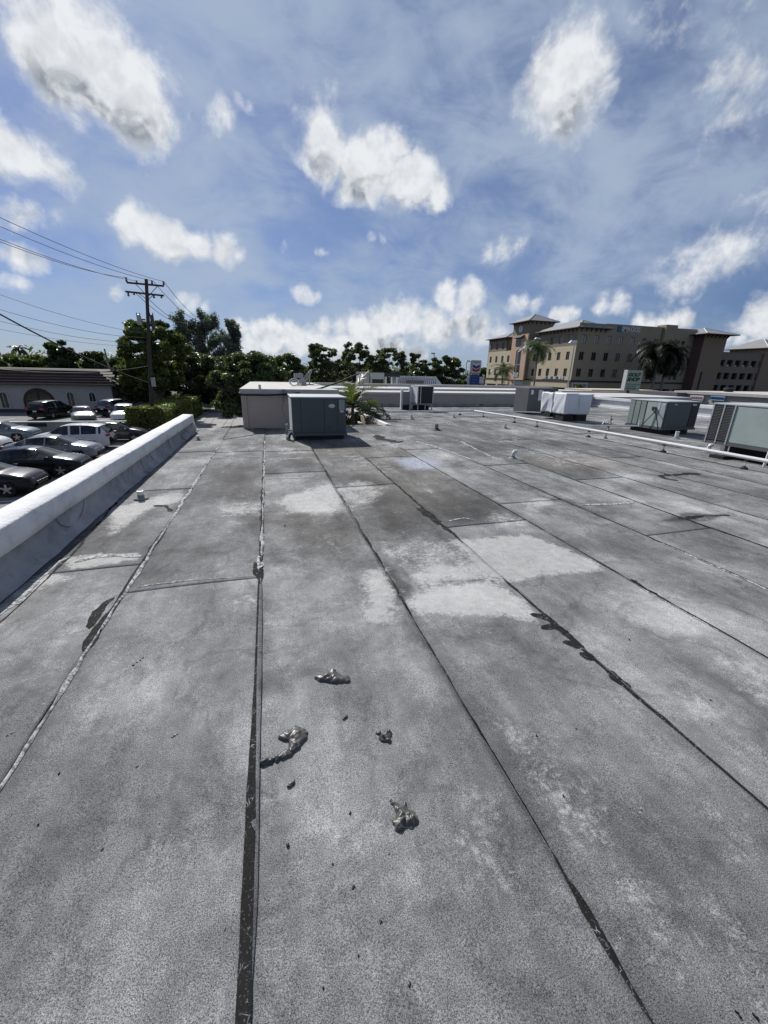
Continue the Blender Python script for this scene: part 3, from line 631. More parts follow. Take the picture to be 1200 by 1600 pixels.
MB().box(b0[0]+.08, b0[0]+.38, b0[1]-.06, b0[1]+.06, .22, .78).build('switch_box', pm('switch_grey', (.20, .21, .21), .6), u)
MB().box(b0[0]+.08, b0[0]+.38, b0[1]-.04, b0[1]+.08, .0, .22).build('switch_base', BLACK, u)
# 3: unit under white tarpaulins, with a grey cabinet behind
u = thing('wrapped_unit', 'rooftop unit wrapped in white sheeting on black curbs near the right parapet', 'air conditioner', (9.5, 11.8, 0))
z0 = .26; c = at(880.5, 647.2, z0); X0, Y0 = c[0], c[1]; zt = atY(883, 615, Y0)[2]; r_ = at(919, 647, z0); X1 = atY(919, 647, Y0)[0]
def crumpled(name, x0, x1, y0, y1, za, zb, mat, par, seed, n=18, amp=.02):
    """sheet-wrapped box: subdivided faces pushed about by noise"""
    bm = bmesh.new(); bmesh.ops.create_cube(bm, size=1); bmesh.ops.subdivide_edges(bm, edges=bm.edges[:], cuts=n, use_grid_fill=True)
    me = bpy.data.meshes.new(name)
    for v in bm.verts:
        p = v.co.copy(); w = Vector((x0+(p.x+.5)*(x1-x0), y0+(p.y+.5)*(y1-y0), za+(p.z+.5)*(zb-za)))
        nn = lambda f, s: float(vnoise(np.array([w.x*f+w.z*1.7]), np.array([w.y*f+w.z*.6*f]), 1., s)[0])
        bulge = 1+.04*math.sin((p.z+.5)*math.pi)
        w.x += nn(6, seed)*amp+p.x*(bulge-1)*(x1-x0); w.y += nn(7, seed+1)*amp+p.y*(bulge-1)*(y1-y0); w.z += nn(5, seed+2)*amp*1.2*(1 if p.z > .3 else .5)
        v.co = w
    o = origin(par); bm.to_mesh(me); bm.free()
    for v in me.vertices: v.co -= o
    me.materials.append(mat); ob = bpy.data.objects.new(name, me); COL.objects.link(ob); ob.parent = par
    me.polygons.foreach_set('use_smooth', [True]*len(me.polygons)); return ob
TARP = pm('white_tarp', (.74, .75, .77), .55, .04, 3, .25, 9)
crumpled('white_sheeting', X0, (X0+X1)/2-.0, Y0, Y0+.62, z0, zt, TARP, u, 3, amp=.018)
crumpled('white_sheeting', (X0+X1)/2+.01, X1+.05, Y0+.03, Y0+.7, z0-.02, zt-.02, TARP, u, 8, amp=.02)
crumpled('white_sheeting', X0-.02, X0+.6, Y0+.68, Y0+1.3, z0, zt-.01, TARP, u, 14, amp=.07)
tf = MB().add([((X0+X1)/2-.02, Y0-.012, zt-.02), ((X0+X1)/2+.2, Y0-.008, zt-.02), ((X0+X1)/2+.11, Y0-.005, zt-.5)], [(0,1,2)]).build('loose_flap', TARP, u)
MB().box(X0+.03, X0+.5, Y0+.04, Y0+.6, 0, z0).box(X1-.48, X1, Y0+.06, Y0+.6, 0, z0).box(X0, X0+.5, Y0+.75, Y0+1.25, 0.08, z0).each('curb', BLACK, u)
g0 = at(823, 641, 0); GX, GY = g0[0], g0[1]
GX = atY(823, 640, Y0+2.6)[0]; GY = Y0+2.6
u = thing('grey_cabinet', 'plain grey metal rooftop cabinet with white stickers behind the wrapped unit', 'cabinet', (GX, GY, 0))
gx1 = atY(857, 640, GY)[0]+.35
MB().box(GX, gx1, GY, GY+1.0, .05, zt+.10).build('casing', pm('cabinet_grey', (.10, .108, .108), .6, .06), u, bevel=.01)
for px, w, a, b in ((829, .12, .78, .95), (841, .2, .55, .95), (846, .16, .45, .88)):
    x = atY(px, 620, GY)[0]; MB().box(x, x+w, GY-.008, GY+.002, a*1.05, b*1.05).build('sticker', PVC, u)
# 4: green unit, sunlit side painted paler than its shaded end
u = thing('package_unit', 'green grey rooftop unit with black service cable on its sunlit side', 'air conditioner', (11.4, 9.6, 0))
z0 = .17; c = at(1033.5, 670.5, z0); X0, Y0 = c[0], c[1]; zt = atY(1041, 627, Y0)[2]; X1 = atY(1084, 670, Y0)[0]; Y1 = Y0+1.25
MB().box(X0, X1, Y0, Y1, z0, zt-.03).build('casing', GREY_D, u, bevel=.008)
MB().box(X0-.02, X1+.02, Y0-.02, Y1+.02, zt-.03, zt).build('lid', pm('unit_lid', (.45, .47, .47)), u, bevel=.005)
MB().box(X0-.012, X0+.004, Y0+.02, Y0+.62, z0+.04, zt-.05).build('service_panel', GREY_L, u, bevel=.004)
for k in range(3): MB().box(X0-.014, X0+.004, Y0+.66+k*.2, Y0+.83+k*.2, z0+.04, zt-.05).build('filter_panel', pm('unit_mid_green', (.24, .28, .26), .55, .1), u, bevel=.004)
MB().box(X0+.03, X1-.33, Y0-.012, Y0+.004, z0+.05, zt-.05).build('end_panel', GREY_D, u, bevel=.004)
MB().box(X1-.3, X1-.03, Y0-.014, Y0+.004, z0+.05, zt-.05).build('coil_panel', COIL, u)
MB().box(X0-.02, X1+.02, Y0-.02, Y1+.02, z0-.03, z0+.03).build('base_rail', MATS['base_rail'], u)
MB().box(X0+.1, X0+.5, Y0+.1, Y1-.1, 0, z0-.03).box(X1-.5, X1-.1, Y0+.1, Y1-.1, 0, z0-.03).each('curb', BLACK, u)
MB().tube([(X0-.02, Y0+.36, .72), (X0-.08, Y0+.26, .66), (X0-.09, Y0+.16, .48), (X0-.05, Y0+.08, .2), (X0-.04, Y0+.1, .12)], .014, 6).tube([(X0-.03, Y0+.3, .64), (X0-.07, Y0+.5, .36), (X0-.1, Y0+.6, .14)], .012, 6).each('service_cable', BLACK, u)
MB().box(X0-.05, X0-.01, Y0+.3, Y0+.42, .66, .76).build('cable_box', BLACK, u)
MB().box(X0-.018, X0-.008, Y0+.2, Y0+.25, .66, .9).box(X0-.018, X0-.008, Y0+.05, Y0+.1, zt-.14, zt-.09).each('sticker', PAPER, u)
MB().box(X0+.25, X0+.35, Y0-.018, Y0-.008, zt-.1, zt-.07).box(X1-.3, X1-.15, Y0-.02, Y0-.01, zt-.12, zt-.07).each('rating_label', PAPER, u)
U4 = (X0, Y0)
# 5: pale green unit at the right frame edge
u = thing('package_unit', 'pale green rooftop unit with black coil grilles at the right picture edge', 'air conditioner', (9.5, 5.6, 0))
X0, z0 = 8.93, .30; zt = 1.085; Y1 = 6.42; Y0 = 4.2
MB().box(X0, X0+1.2, Y0, Y1, z0, zt-.03).build('casing', GREY_L, u, bevel=.008)
MB().box(X0-.02, X0+1.22, Y0-.02, Y1+.02, zt-.03, zt).build('lid', pm('unit_lid', (.45, .47, .47)), u, bevel=.005)
MB().box(X0-.012, X0+.004, 6.01, 6.19, z0+.03, zt-.04).build('coil_grille', COIL, u)
MB().box(X0-.012, X0+.004, 6.23, 6.40, z0+.03, zt-.04).build('coil_grille', COIL, u)
louvres(u, 'X', X0-.012, 6.02, 6.18, z0+.05, zt-.06, 22, -.008, pm('coil_wire', (.10, .10, .10), .5))
louvres(u, 'X', X0-.012, 6.24, 6.39, z0+.05, zt-.06, 22, -.008, MATS['coil_wire'])
for y in (5.985, 6.19, 6.40): MB().box(X0-.025, X0+.01, y, y+.028, z0-.02, zt-.03).build('corner_post', GALV, u)
for a, b in ((5.0, 5.97), (4.25, 4.98)): MB().box(X0-.012, X0+.004, a, b, z0+.04, zt-.05).build('access_panel', GREY_L, u, bevel=.004)
MB().box(X0-.02, X0+1.22, Y0-.02, Y1+.02, z0-.03, z0+.02).build('base_rail', MATS['base_rail'], u)
for y in (5.98, 4.6):
    MB().box(X0-.02, X0+.08, y, y+.08, .06, z0-.03).build('leg', LEAD, u); MB().box(X0-.16, X0+.2, y-.12, y+.16, 0, .07).build('foot_block', BLACK, u)
MB().box(X0+.3, X0+1.0, 4.5, 6.1, 0, .22).build('curb', BLACK, u)
MB().tube([(X0-.12, 5.15, .02), (X0-.1, 5.15, .34), (X0+.0, 5.15, .36)], .025, 8).build('drain_pipe', PVC, u)
MB().tube([(X0-.05, 5.95, .14), (X0-.05, 4.9, .12)], .018, 6).build('drain_line', PVC, u)
# background units on the neighbouring roof
for k, (a, b, yt, yb, Y, lab) in enumerate(((561, 577, 582, 604, 36.5, 'pale distant rooftop unit left of the dark panelled one behind the palm'), (580, 600, 582, 603, 36, 'distant rooftop unit with dark lower half right of the palm fronds'))):
    p0_, p1_ = atY(a, yt, Y), atY(b, yb, Y); u = thing('package_unit', lab, 'air conditioner', (p0_[0], Y, p1_[2]))
    MB().box(p0_[0], p1_[0], Y, Y+1.2, p1_[2], p0_[2]).build('casing', pm('far_unit_grey', (.36, .38, .37), .6, .1), u)
    MB().box(p0_[0]-.03, p1_[0]+.03, Y-.03, Y+1.23, p0_[2], p0_[2]+.05).build('lid', BLACK if k else GALV, u)
    if k: MB().box(p0_[0]+.1, p1_[0]-.05, Y-.02, Y, p1_[2]+.05, (p0_[2]+p1_[2])/2).build('coil_panel', COIL, u)
    MB().box(p0_[0], p1_[0], Y, Y+1.2, .3, p1_[2]).build('curb', BLACK, u)
p0_, p1_ = atY(601, 586, 37), atY(606, 604, 37)
u = thing('duct_cabinet', 'low dark distant duct box between the far units and ribbed screen', 'duct', (p0_[0], 37, .4))
p2_ = atY(625, 583, 38)
MB().box(p0_[0]-.2, p2_[0], 38, 38.8, p2_[2]-.35, p2_[2]+.0).build('duct_top', COIL, u); MB().box(p0_[0]+.3, p0_[0]+.5, 38, 38.5, .3, p2_[2]-.35).box(p2_[0]-.4, p2_[0]-.2, 38, 38.5, .3, p2_[2]-.35).each('leg', GALV, u)

# ------------------------------------------------------------------ gas pipe and its stands
gp = thing('gas_pipe', 'long white gas pipe running over the roof on small stands', 'pipe', (8.2, 10, 0))
bend = at(741, 642, .2)
path = [at(565, 645, .02), at(566, 644, .17), at(640, 643, .2), bend, (8.12, 12.35, .2), (8.2, 9.9, .2), (8.25, 7.6, .21), (8.22, 6.0, .22), (8.22, 4.6, .22), (8.2, 2, .22)]
def dense(path, n=8):
    P = np.array(path); t = np.linspace(0, len(P)-1, (len(P)-1)*n+1); return np.stack([np.interp(t, range(len(P)), P[:, i]) for i in range(3)], -1)
MB().tube(dense(path, 2), .034, 10).build('main_run', PVC, gp)
q = at(890, 666, .2); MB().tube([(8.2, 9.8, .21), (U4[0]-.5, U4[1]+.55, .2), (U4[0]-.3, U4[1]+.5, .2), (U4[0]-.3, U4[1]+.5, .36)], .022, 8).build('branch', PVC, gp)
MB().tube([bend, at(830, 644, .2), at(845, 645, .2)], .022, 8).build('branch', PVC, gp)
for (x, y) in ((4.3, 14.75), (7.4, 15.1), (7.9, 14.1), (8.1, 12.3), (8.17, 11.14), (8.22, 8.95), (8.27, 6.77), (8.22, 5.1), (9.6, 9.75)):
    s = MB().lathe((x, y, 0), [(.07, 0), (.065, .03), (.02, .06), (.016, .07)], 10); s.build('stand_foot', BLACK, gp)
    MB().tube([(x, y, .06), (x, y, .17)], .013, 6).build('stand_post', PVC, gp); MB().box(x-.03, x+.03, y-.025, y+.025, .15, .175).build('stand_saddle', BLACK, gp)
# valve cluster
v = thing('pipe_valve', 'small grey valve cluster on the roof left of the green unit', 'valve', (10.0, 9.9, 0))
MB().tube([(9.95, 10.1, .0), (9.95, 10.1, .3), (10.05, 10.1, .34)], .025, 8).tube([(9.9, 10.0, .2), (10.05, 10.2, .42)], .03, 8).build('valve_body', LEAD, v)
MB().tube([(9.7, 10.1, .2), (9.75, 10.1, .27), (9.85, 10.1, .22)], .014, 6).build('handle', PVC, v)
# ------------------------------------------------------------------ vent stubs
def stub(px, py, h, r, mat, label, hook=False):
    p = at(px, py); t = thing('vent_pipe', label, 'vent pipe', p)
    MB().tube([(p[0], p[1], -.01), (p[0], p[1], h)], r, 12).build('pipe', mat, t, smooth=False)
    MB().lathe((p[0], p[1], .008), [(r*2.4, 0), (r*2.1, .012), (r*1.15, .03), (r*1.02, .05)], 14).build('boot', LEAD if mat is not LEAD else BLACK, t)
    if hook: MB().tube([(p[0], p[1], h), (p[0]+.02, p[1], h+.03), (p[0]+.07, p[1], h+.035)], r*.95, 10).build('elbow', mat, t)
    else: MB().lathe((p[0], p[1], h-.012), [(r*1.08, 0), (r*1.08, .016), (r*.7, .018), (r*.68, .004)], 12).build('rim', mat, t)
    return t
stub(643, 655, .15, .045, PVC, 'white vent stub nearest the stand of the small black condenser')
stub(709, 653, .13, .04, PVC, 'white vent stub on the open roof before the far parapet')
stub(682, 672, .17, .05, LEAD, 'grey vent stub standing alone in the middle distance of the roof')
stub(789, 670, .16, .04, PVC, 'white vent stub left of the long gas pipe')
stub(801, 717, .11, .035, PVC, 'white hooked vent stub on the roof left of the brown stain', True)
stub(945, 686, .13, .035, PVC, 'white hooked vent stub under the gas pipe at mid run', True)
stub(1056, 686, .20, .045, PVC, 'white vent stub beside the shadow of the green unit')
stub(1106, 707, .13, .04, PVC, 'white hooked vent stub under the gas pipe near the right unit', True)
stub(221, 780, .10, .035, PVC, 'short white vent stub near the left parapet in chalky mess', False)
stub(310, 688, .10, .03, PVC, 'short white vent stub by the far end of the left parapet', False)
# ------------------------------------------------------------------ satellite dishes on the raised block
def dish(px, py, Y, rad, az, el, label):
    p = atY(px, py, Y); t = thing('satellite_dish', label, 'satellite dish', (p[0], p[1], 1.05))
    n = Vector((math.sin(az)*math.cos(el), math.cos(az)*math.cos(el), math.sin(el))); x = n.cross(Vector((0, 0, 1))).normalized(); y = x.cross(n)
    mb = MB(); k = 20; rings = 5
    for i in range(rings+1):
        r = rad*i/rings
        for j in range(k):
            a = 2*math.pi*j/k; q = Vector(p)+x*(r*math.cos(a))+y*(r*1.12*math.sin(a))+n*(.25*r*r/rad); mb.v.append(tuple(q))
    for i in range(rings):
        for j in range(k): mb.f.append((i*k+j, i*k+(j+1) % k, (i+1)*k+(j+1) % k, (i+1)*k+j))
    DM = pm('dish_grey', (.30, .305, .31), .5, .06)
    ob = mb.build('reflector', DM, t, smooth=True); sm = ob.modifiers.new('s', 'SOLIDIFY'); sm.thickness = .012
    c = Vector(p)-n*.04
    MB().tube([c, (c.x, c.y+.05, 1.05)], .025, 8).build('mast', GALV, t)
    f = Vector(p)+n*rad*1.15-y*rad*.5
    MB().tube([Vector(p)-y*rad*1.05, f], .014, 6).build('feed_arm', GALV, t); MB().box(f.x-.04, f.x+.04, f.y-.04, f.y+.04, f.z-.04, f.z+.05).build('feed_horn', PVC, t)
    MB().box(c.x-.16, c.x+.16, c.y-.05, c.y+.15, 1.046, 1.075).build('foot_plate', GALV, t)
dish(482, 589, 16.2, .27, R(-70), R(38), 'large tilted grey satellite dish above the beige wall, taller of the two')
dish(472, 600, 15.0, .17, R(200), R(15), 'smaller grey satellite dish facing the camera on the beige wall block')
p = atY(467, 587, 16.0); u = thing('dish_bracket', 'grey boxy antenna panel beside the satellite dishes', 'antenna', (p[0], p[1], 1.05))
MB().box(p[0]-.17, p[0]+.16, p[1], p[1]+.2, p[2]-.08, p[2]+.08).build('panel', MATS['dish_grey'], u); MB().tube([(p[0], p[1]+.1, 1.05), (p[0], p[1]+.1, p[2]-.1)], .03, 8).build('mast', BLACK, u)
u = thing('coiled_cable', 'small loop of white cable lying at the foot of the dishes', 'cable', (0.2, 13, 1.05))
cc = atY(460, 605, 14.2)
for r in (.08, .11): MB().tube([(cc[0]+r*1.4*math.cos(a), cc[1], 1.07+r*(1+math.sin(a))) for a in np.linspace(0, 2*math.pi, 18)], .018, 6, cap=False).build('loop', PVC, u)
# thick dark cable swagged from the left over the wall block to the palm
cb = [atY(*q) for q in ((320, 598, 11.2), (378, 617, 11.5), (420, 617.5, 11.55), (455, 615.5, 11.6), (478, 613, 11.8), (500, 607, 12.4), (527, 598, 13.5), (560, 584, 15))]
w_ = MB().tube(dense(cb, 6), .026, 6).build('slung_cable', BLACK); tag(w_, 'thick black cable slung across the beige wall block above the unit', 'cable')

# ------------------------------------------------------------------ ground
def ground_material(name, a, b, sc_, rough=.92):
    m, t, p = principled(name); tc = nd(t, 'ShaderNodeTexCoord'); v = tc.outputs['Object']
    n = noise(t, v, sc_, 9, .65); f = noise(t, v, 38., 3, .6)
    c = mixc(t, rng(t, n, .35, .65), a, b); c = mixc(t, mth(t, 'MULTIPLY', f, .35), c, tuple(x*.5 for x in a))
    t.links.new(c, p.inputs['Base Color']); p.inputs['Roughness'].default_value = rough; p.inputs['Specular IOR Level'].default_value = .2; return m
ASPH = ground_material('asphalt', (.075, .075, .077), (.13, .13, .13), .6)
CONC = ground_material('concrete', (.30, .29, .28), (.42, .41, .39), .8)
LAWN = ground_material('scrub_ground', (.05, .075, .03), (.10, .10, .06), .05)
LOTC = ground_material('worn_lot', (.17, .165, .16), (.27, .265, .255), .5)
struct(MB().add([(-3000, -3000, GZ), (3000, -3000, GZ), (3000, 3000, GZ), (-3000, 3000, GZ)], [(0,1,2,3)]).build('ground', LAWN))
struct(MB().add([(-48, 2, GZ+.004), (-2.1, 2, GZ+.004), (-2.1, 39.4, GZ+.004), (-48, 39.4, GZ+.004)], [(0,1,2,3)]).build('car_park', LOTC))
struct(MB().box(-60, -11.3, 39.9, 75, GZ-.2, GZ+.5).build('upper_car_park', LOTC))
struct(MB().add([(-8.2, 36, GZ+.008), (-.5, 36, GZ+.008), (-3.5, 95, GZ+.008), (-8.0, 95, GZ+.008)], [(0,1,2,3)]).build('alley', CONC))
struct(MB().add([(20, 40, GZ+.004), (180, 40, GZ+.004), (180, 140, GZ+.004), (20, 140, GZ+.004)], [(0,1,2,3)]).build('street', ASPH))
LINE = pm('road_paint', (.62, .62, .6), .8, .15, 8)
mb = MB()
for k in range(9):
    y = 19.2+k*2.75*.95
    if y < 38: mb.add([(-14.8, y, GZ+.008), (-9.6, y, GZ+.008), (-9.6, y+.1, GZ+.008), (-14.8, y+.1, GZ+.008)], [(0,1,2,3)])
struct(mb.build('bay_lines', LINE))
mb = MB()
for k in range(6):
    x = -27+k*2.8; mb.add([(x, 43.2, GZ+.504), (x+.1, 43.2, GZ+.504), (x+.6, 47.5, GZ+.504), (x+.5, 47.5, GZ+.504)], [(0,1,2,3)])
struct(mb.build('bay_lines', LINE))
rw = thing('retaining_wall', 'low grey retaining wall between the two car parks', 'wall', (-25, 39.6, GZ))
RWM = pm('grey_stucco', (.30, .29, .27), .9, .1, 1.0, .2, 30, dirt=.3)
MB().box(-60, -11.2, 39.45, 39.7, GZ, GZ+.95).build('wall_body', RWM, rw); MB().box(-60.05, -11.15, 39.4, 39.75, GZ+.95, GZ+1.03).build('cap', pm('wall_cap', (.5, .49, .46), .85), rw)
MB().box(*(lambda p: (p[0]-.9, p[0]+.4))(atY(63, 662, 39.4)), 39.43, 39.45, GZ+.62, GZ+.9).build('wall_stain', BLACK, rw)

# ------------------------------------------------------------------ hall with mansard roof at the left
CW = pm('hall_white', (.40, .39, .375), .85, .06, .8, .2, 30)
TILE = [pm('roof_tile_a', (.05, .031, .027), .75, .25, 5, .3, 30), pm('roof_tile_b', (.04, .027, .025), .75, .25, 5, .3, 30)]
DGL = pm('dark_window', (.012, .014, .016), .12, .3, 2, spec=.6)
FRM = pm('window_frame_white', (.5, .5, .48), .6)
HY = 53.6; HX0, HX1 = -48., -16.95; HB = GZ+.5; HE = -.42
hall = thing('church_hall', 'long white hall with dark brown tiled mansard roof and arched windows', 'building', (-30, HY, HB))
def arch(cx, w, zb, zs, n=10):
    """outline (x, z) of an arched opening"""
    r = w/2; return [(cx-r, zb), (cx+r, zb)]+[(cx+r*math.cos(t), zs+r*math.sin(t)) for t in np.linspace(0, math.pi, n)]
MB().box(HX0, HX1, HY, HY+11, HB, HE+.1).build('wall_body', CW, hall)
MB().box(HX1, HX1+3.2, HY+2.5, HY+9, HB, HE-.3).build('side_wing', CW, hall)
arches = [(8.5, .62, 637, 613), (112.5, .62, 637, 613), (146.5, .55, 627, 613)]
for px, w, yb, yt in arches:
    cx = atY(px, 630, HY)[0]; zb, zt_ = atY(px, yb, HY)[2], atY(px, yt, HY)[2]; zs = zt_-w/2
    o = MB().prism([(x, HY-.06, z) for x, z in arch(cx, w+.22, zb-.1, zs)], (0, .058, 0)).build('window_frame', FRM, hall)
    MB().prism([(x, HY-.075, z) for x, z in arch(cx, w, zb, zs)], (0, .012, 0)).build('pane', DGL, o)
    MB().box(cx-.02, cx+.02, HY-.09, HY-.075, zb, zs+w*.4).build('mullion', FRM, o)
cx = atY(63, 630, HY)[0]; w = 2.75; zs = atY(63, 608, HY)[2]-w/2
o = MB().prism([(x, HY-.05, z) for x, z in arch(cx, w+.2, HB, zs, 20)], (0, .048, 0)).build('entrance_arch', pm('arch_brown', (.05, .03, .025), .7), hall)
for sx in (-1, 1):
    MB().box(cx+sx*.68-.55, cx+sx*.68+.55, HY-.075, HY-.05, HB+.05, zs+.1).build('door', DGL, o)
    MB().prism([(x, HY-.072, z) for x, z in [(cx+sx*.12, zs+.2), (cx+sx*1.2, zs+.2), (cx+sx*.95, zs+.75), (cx+sx*.12, zs+1.15)]][::sx], (0, .02, 0)).build('fanlight', DGL, o)
MB().box(cx-.1, cx+.1, HY-.09, HY-.05, HB, zs+w*.48).build('door_post', MATS['arch_brown'], o)
# mansard in stepped courses of tile
nC = 6; OV = .75; RISE = 1.62; RUN = 2.4
MB().box(HX0-OV, HX1+OV, HY-OV+.05, HY+11+OV, HE-.02, HE+.12).build('eaves', pm('eaves_pale', (.16, .145, .13), .8), hall)
for k in range(nC):
    a, b = k/nC, (k+1.12)/nC
    o0, o1 = -OV+RUN*a, -OV+RUN*b; z0_, z1_ = HE+.12+RISE*a, HE+.12+RISE*b*.985
    course = MB().frustum((HX0+o0, HX1-o0, HY+o0, HY+11-o0), z0_, (HX0+o1, HX1-o1, HY+o1, HY+11-o1), z1_-.05).build('tile_course', TILE[k % 2], hall)
    MB().box(HX0+o0-.04, HX1-o0+.04, HY+o0-.06, HY+o0+.05, z0_-.05, z0_+.045).build('course_edge', pm('tile_edge', (.075, .05, .045), .7, .2, 8), course)
MB().frustum((HX1+.3, HX1+3.8, HY+1.6, HY+9.6), HE-.3, (HX1+.5, HX1+.9, HY+3.5, HY+8), HE+1.0).build('side_roof', TILE[0], hall)
MB().box(HX0, HX1, HY-.03, HY-.005, HB, HB+.35).build('plinth', pm('plinth_dark', (.05, .055, .07), .8), hall)

# ------------------------------------------------------------------ cars
RUB = pm('tyre_rubber', (.018, .018, .018), .85, .2); RIM = pm('alloy_rim', (.42, .43, .45), .3, .1, metal=.8)
CGL = pm('car_glass', (.012, .016, .017), .04, .2, spec=.7); LAMP = pm('headlamp_lens', (.55, .57, .58), .1, .1, spec=.8); TAIL = pm('tail_lens', (.30, .012, .015), .15)
PLATE = pm('number_plate', (.6, .6, .58), .5); TRIM = pm('black_trim', (.015, .015, .016), .5); CHR = pm('chrome', (.6, .6, .6), .15, metal=1.)
PROF = dict(
 sedan=dict(L=4.75, W=.92, top=[(-2.375,.62),(-2.34,.86),(-2.2,1.0),(-1.72,1.09),(-1.35,1.25),(-.95,1.40),(-.4,1.455),(.1,1.44),(.45,1.37),(.85,1.19),(1.2,1.03),(1.6,.97),(2.0,.88),(2.25,.76),(2.36,.6),(2.375,.45)],
   belt=[(-2.375,.6),(-2.3,.84),(-1.7,.97),(-.5,.95),(1.2,.91),(1.9,.82),(2.25,.7),(2.375,.43)], gh=(-1.70, 1.18), ws=(.33, 1.18), rw=(-1.72, -1.0), roofw=.60, wx=(-1.38, 1.42)),
 suv=dict(L=4.6, W=.93, top=[(-2.3,.7),(-2.29,1.0),(-2.2,1.18),(-2.05,1.42),(-1.85,1.60),(-1.3,1.68),(-.4,1.70),(.2,1.67),(.5,1.58),(.85,1.36),(1.12,1.18),(1.6,1.10),(1.95,1.03),(2.2,.9),(2.28,.7),(2.3,.48)],
   belt=[(-2.3,.7),(-2.25,1.05),(-1.8,1.10),(-.5,1.07),(1.1,1.03),(1.9,.96),(2.2,.84),(2.3,.47)], gh=(-2.05, 1.12), ws=(.40, 1.10), rw=(-2.22, -1.86), roofw=.66, wx=(-1.35, 1.38)))
def make_car(name, kind, paint, label, loc, heading, rimm=None):
    P = PROF[kind]; L, Wd = P['L'], P['W']; t = thing(name, label, 'car', loc, heading, None)
    xs = np.unique(np.concatenate([np.linspace(-L/2, L/2, 70), [P['gh'][0], P['gh'][1], P['ws'][0], P['rw'][1]]]))
    sm = lambda pts, x: np.interp(x, *zip(*pts))
    def smooth(pts):
        v = np.array([np.mean([sm(pts, min(max(x+d, -L/2), L/2)) for d in (-.06, -.03, 0, .03, .06)]) for x in xs]); return v
    top, belt = smooth(P['top']), smooth(P['belt']); belt = np.minimum(belt, top-.03)
    zl = [.26, .34, .42, .5, .58, .66]
    rings = []
    for i, x in enumerate(xs):
        e = abs(x)/(L/2); w = Wd*(1-.20*max(0, (e-.72)/.28)**2.2); tp, bt = top[i], belt[i]; gh = P['gh'][0] <= x <= P['gh'][1]
        zb = .24+.10*max(0, (e-.85)/.15)
        ring = [(0, zb), (w*.85, zb)]
        for z in zl: zz = min(max(z, zb+.01), bt-.06); ring.append((w*(.955+.045*math.sin(min(1, (zz-.2)/.5)*math.pi*.62)), zz))
        ring.append((w*.985, bt-.03)); ring.append((w*.955, bt))
        if gh:
            k = min(1, (tp-bt)/.42); yr = w*.93*(1-k)+P['roofw']*k; ring += [((w*.93+yr)/2, bt+(tp-.05-bt)*.5), (yr, max(bt+.004, tp-.055))]
        else: ring += [(w*.90, bt+(tp-bt)*.4), (w*.80, bt+(tp-bt)*.72)]
        yr = ring[-1][0]; ring += [(yr*.86, tp-.018), (yr*.5, tp-.004), (0, tp)]
        rings.append(ring)
    nr = len(rings[0]); gl0 = 2+len(zl)+1      # index of the belt ring
    V = []; 
    for x, ring in zip(xs, rings):
        V += [(x, -y, z) for y, z in ring]+[(x, y, z) for y, z in ring]
    G = {'body': [], 'windshield': [], 'rear_window': []}
    pill = [P['ws'][0]-.45, P['gh'][0]+.62] if kind == 'sedan' else [P['ws'][0]-.5, -.75, P['gh'][0]+.35]
    for i in range(len(xs)-1):
        xm = (xs[i]+xs[i+1])/2
        for sgn in (0, 1):
            for j in range(nr-1):
                b = lambda ii, jj: ii*2*nr+sgn*nr+jj
                f = (b(i, j), b(i+1, j), b(i+1, j+1), b(i, j+1)); f = f if sgn == 0 else f[::-1]
                zc = np.mean([V[q][2] for q in f]); yc = abs(np.mean([V[q][1] for q in f]))
                if j >= 2 and j < gl0 and any((xm-wx)**2+(zc-.34)**2 < .37**2 for wx in P['wx']): continue
                key = 'body'
                tall = top[i]-belt[i] > .09
                if gl0 <= j < gl0+2 and P['gh'][0]+.12 < xm < P['gh'][1]-.10 and tall and min(abs(xm-q) for q in pill) > .045: key = 'side_window|%d%d' % (sgn, sum(xm > q for q in pill))
                elif j >= gl0+2 and P['ws'][0] < xm < P['ws'][1]-.03: key = 'windshield' if yc < .80 else 'body'
                elif j >= gl0+2 and P['rw'][0] < xm < P['rw'][1]: key = 'rear_window'
                G.setdefault(key, []).append(f)
    body = None
    for key, fs_ in G.items():
        used = sorted({q for f in fs_ for q in f}); mp = {q: k for k, q in enumerate(used)}
        mb = MB(); mb.add([V[q] for q in used], [tuple(mp[q] for q in f) for f in fs_])
        ob = mb.build(key.split('|')[0], paint if key == 'body' else CGL, t, world=False, smooth=True)
        bm = bmesh.new(); bm.from_mesh(ob.data); bmesh.ops.remove_doubles(bm, verts=bm.verts[:], dist=.0005); bm.to_mesh(ob.data); bm.free()
        if key == 'body': body = ob
    MB().box(-L/2+.25, L/2-.25, -Wd*.8, Wd*.8, .22, .62).build('underbody', TRIM, t, world=False)
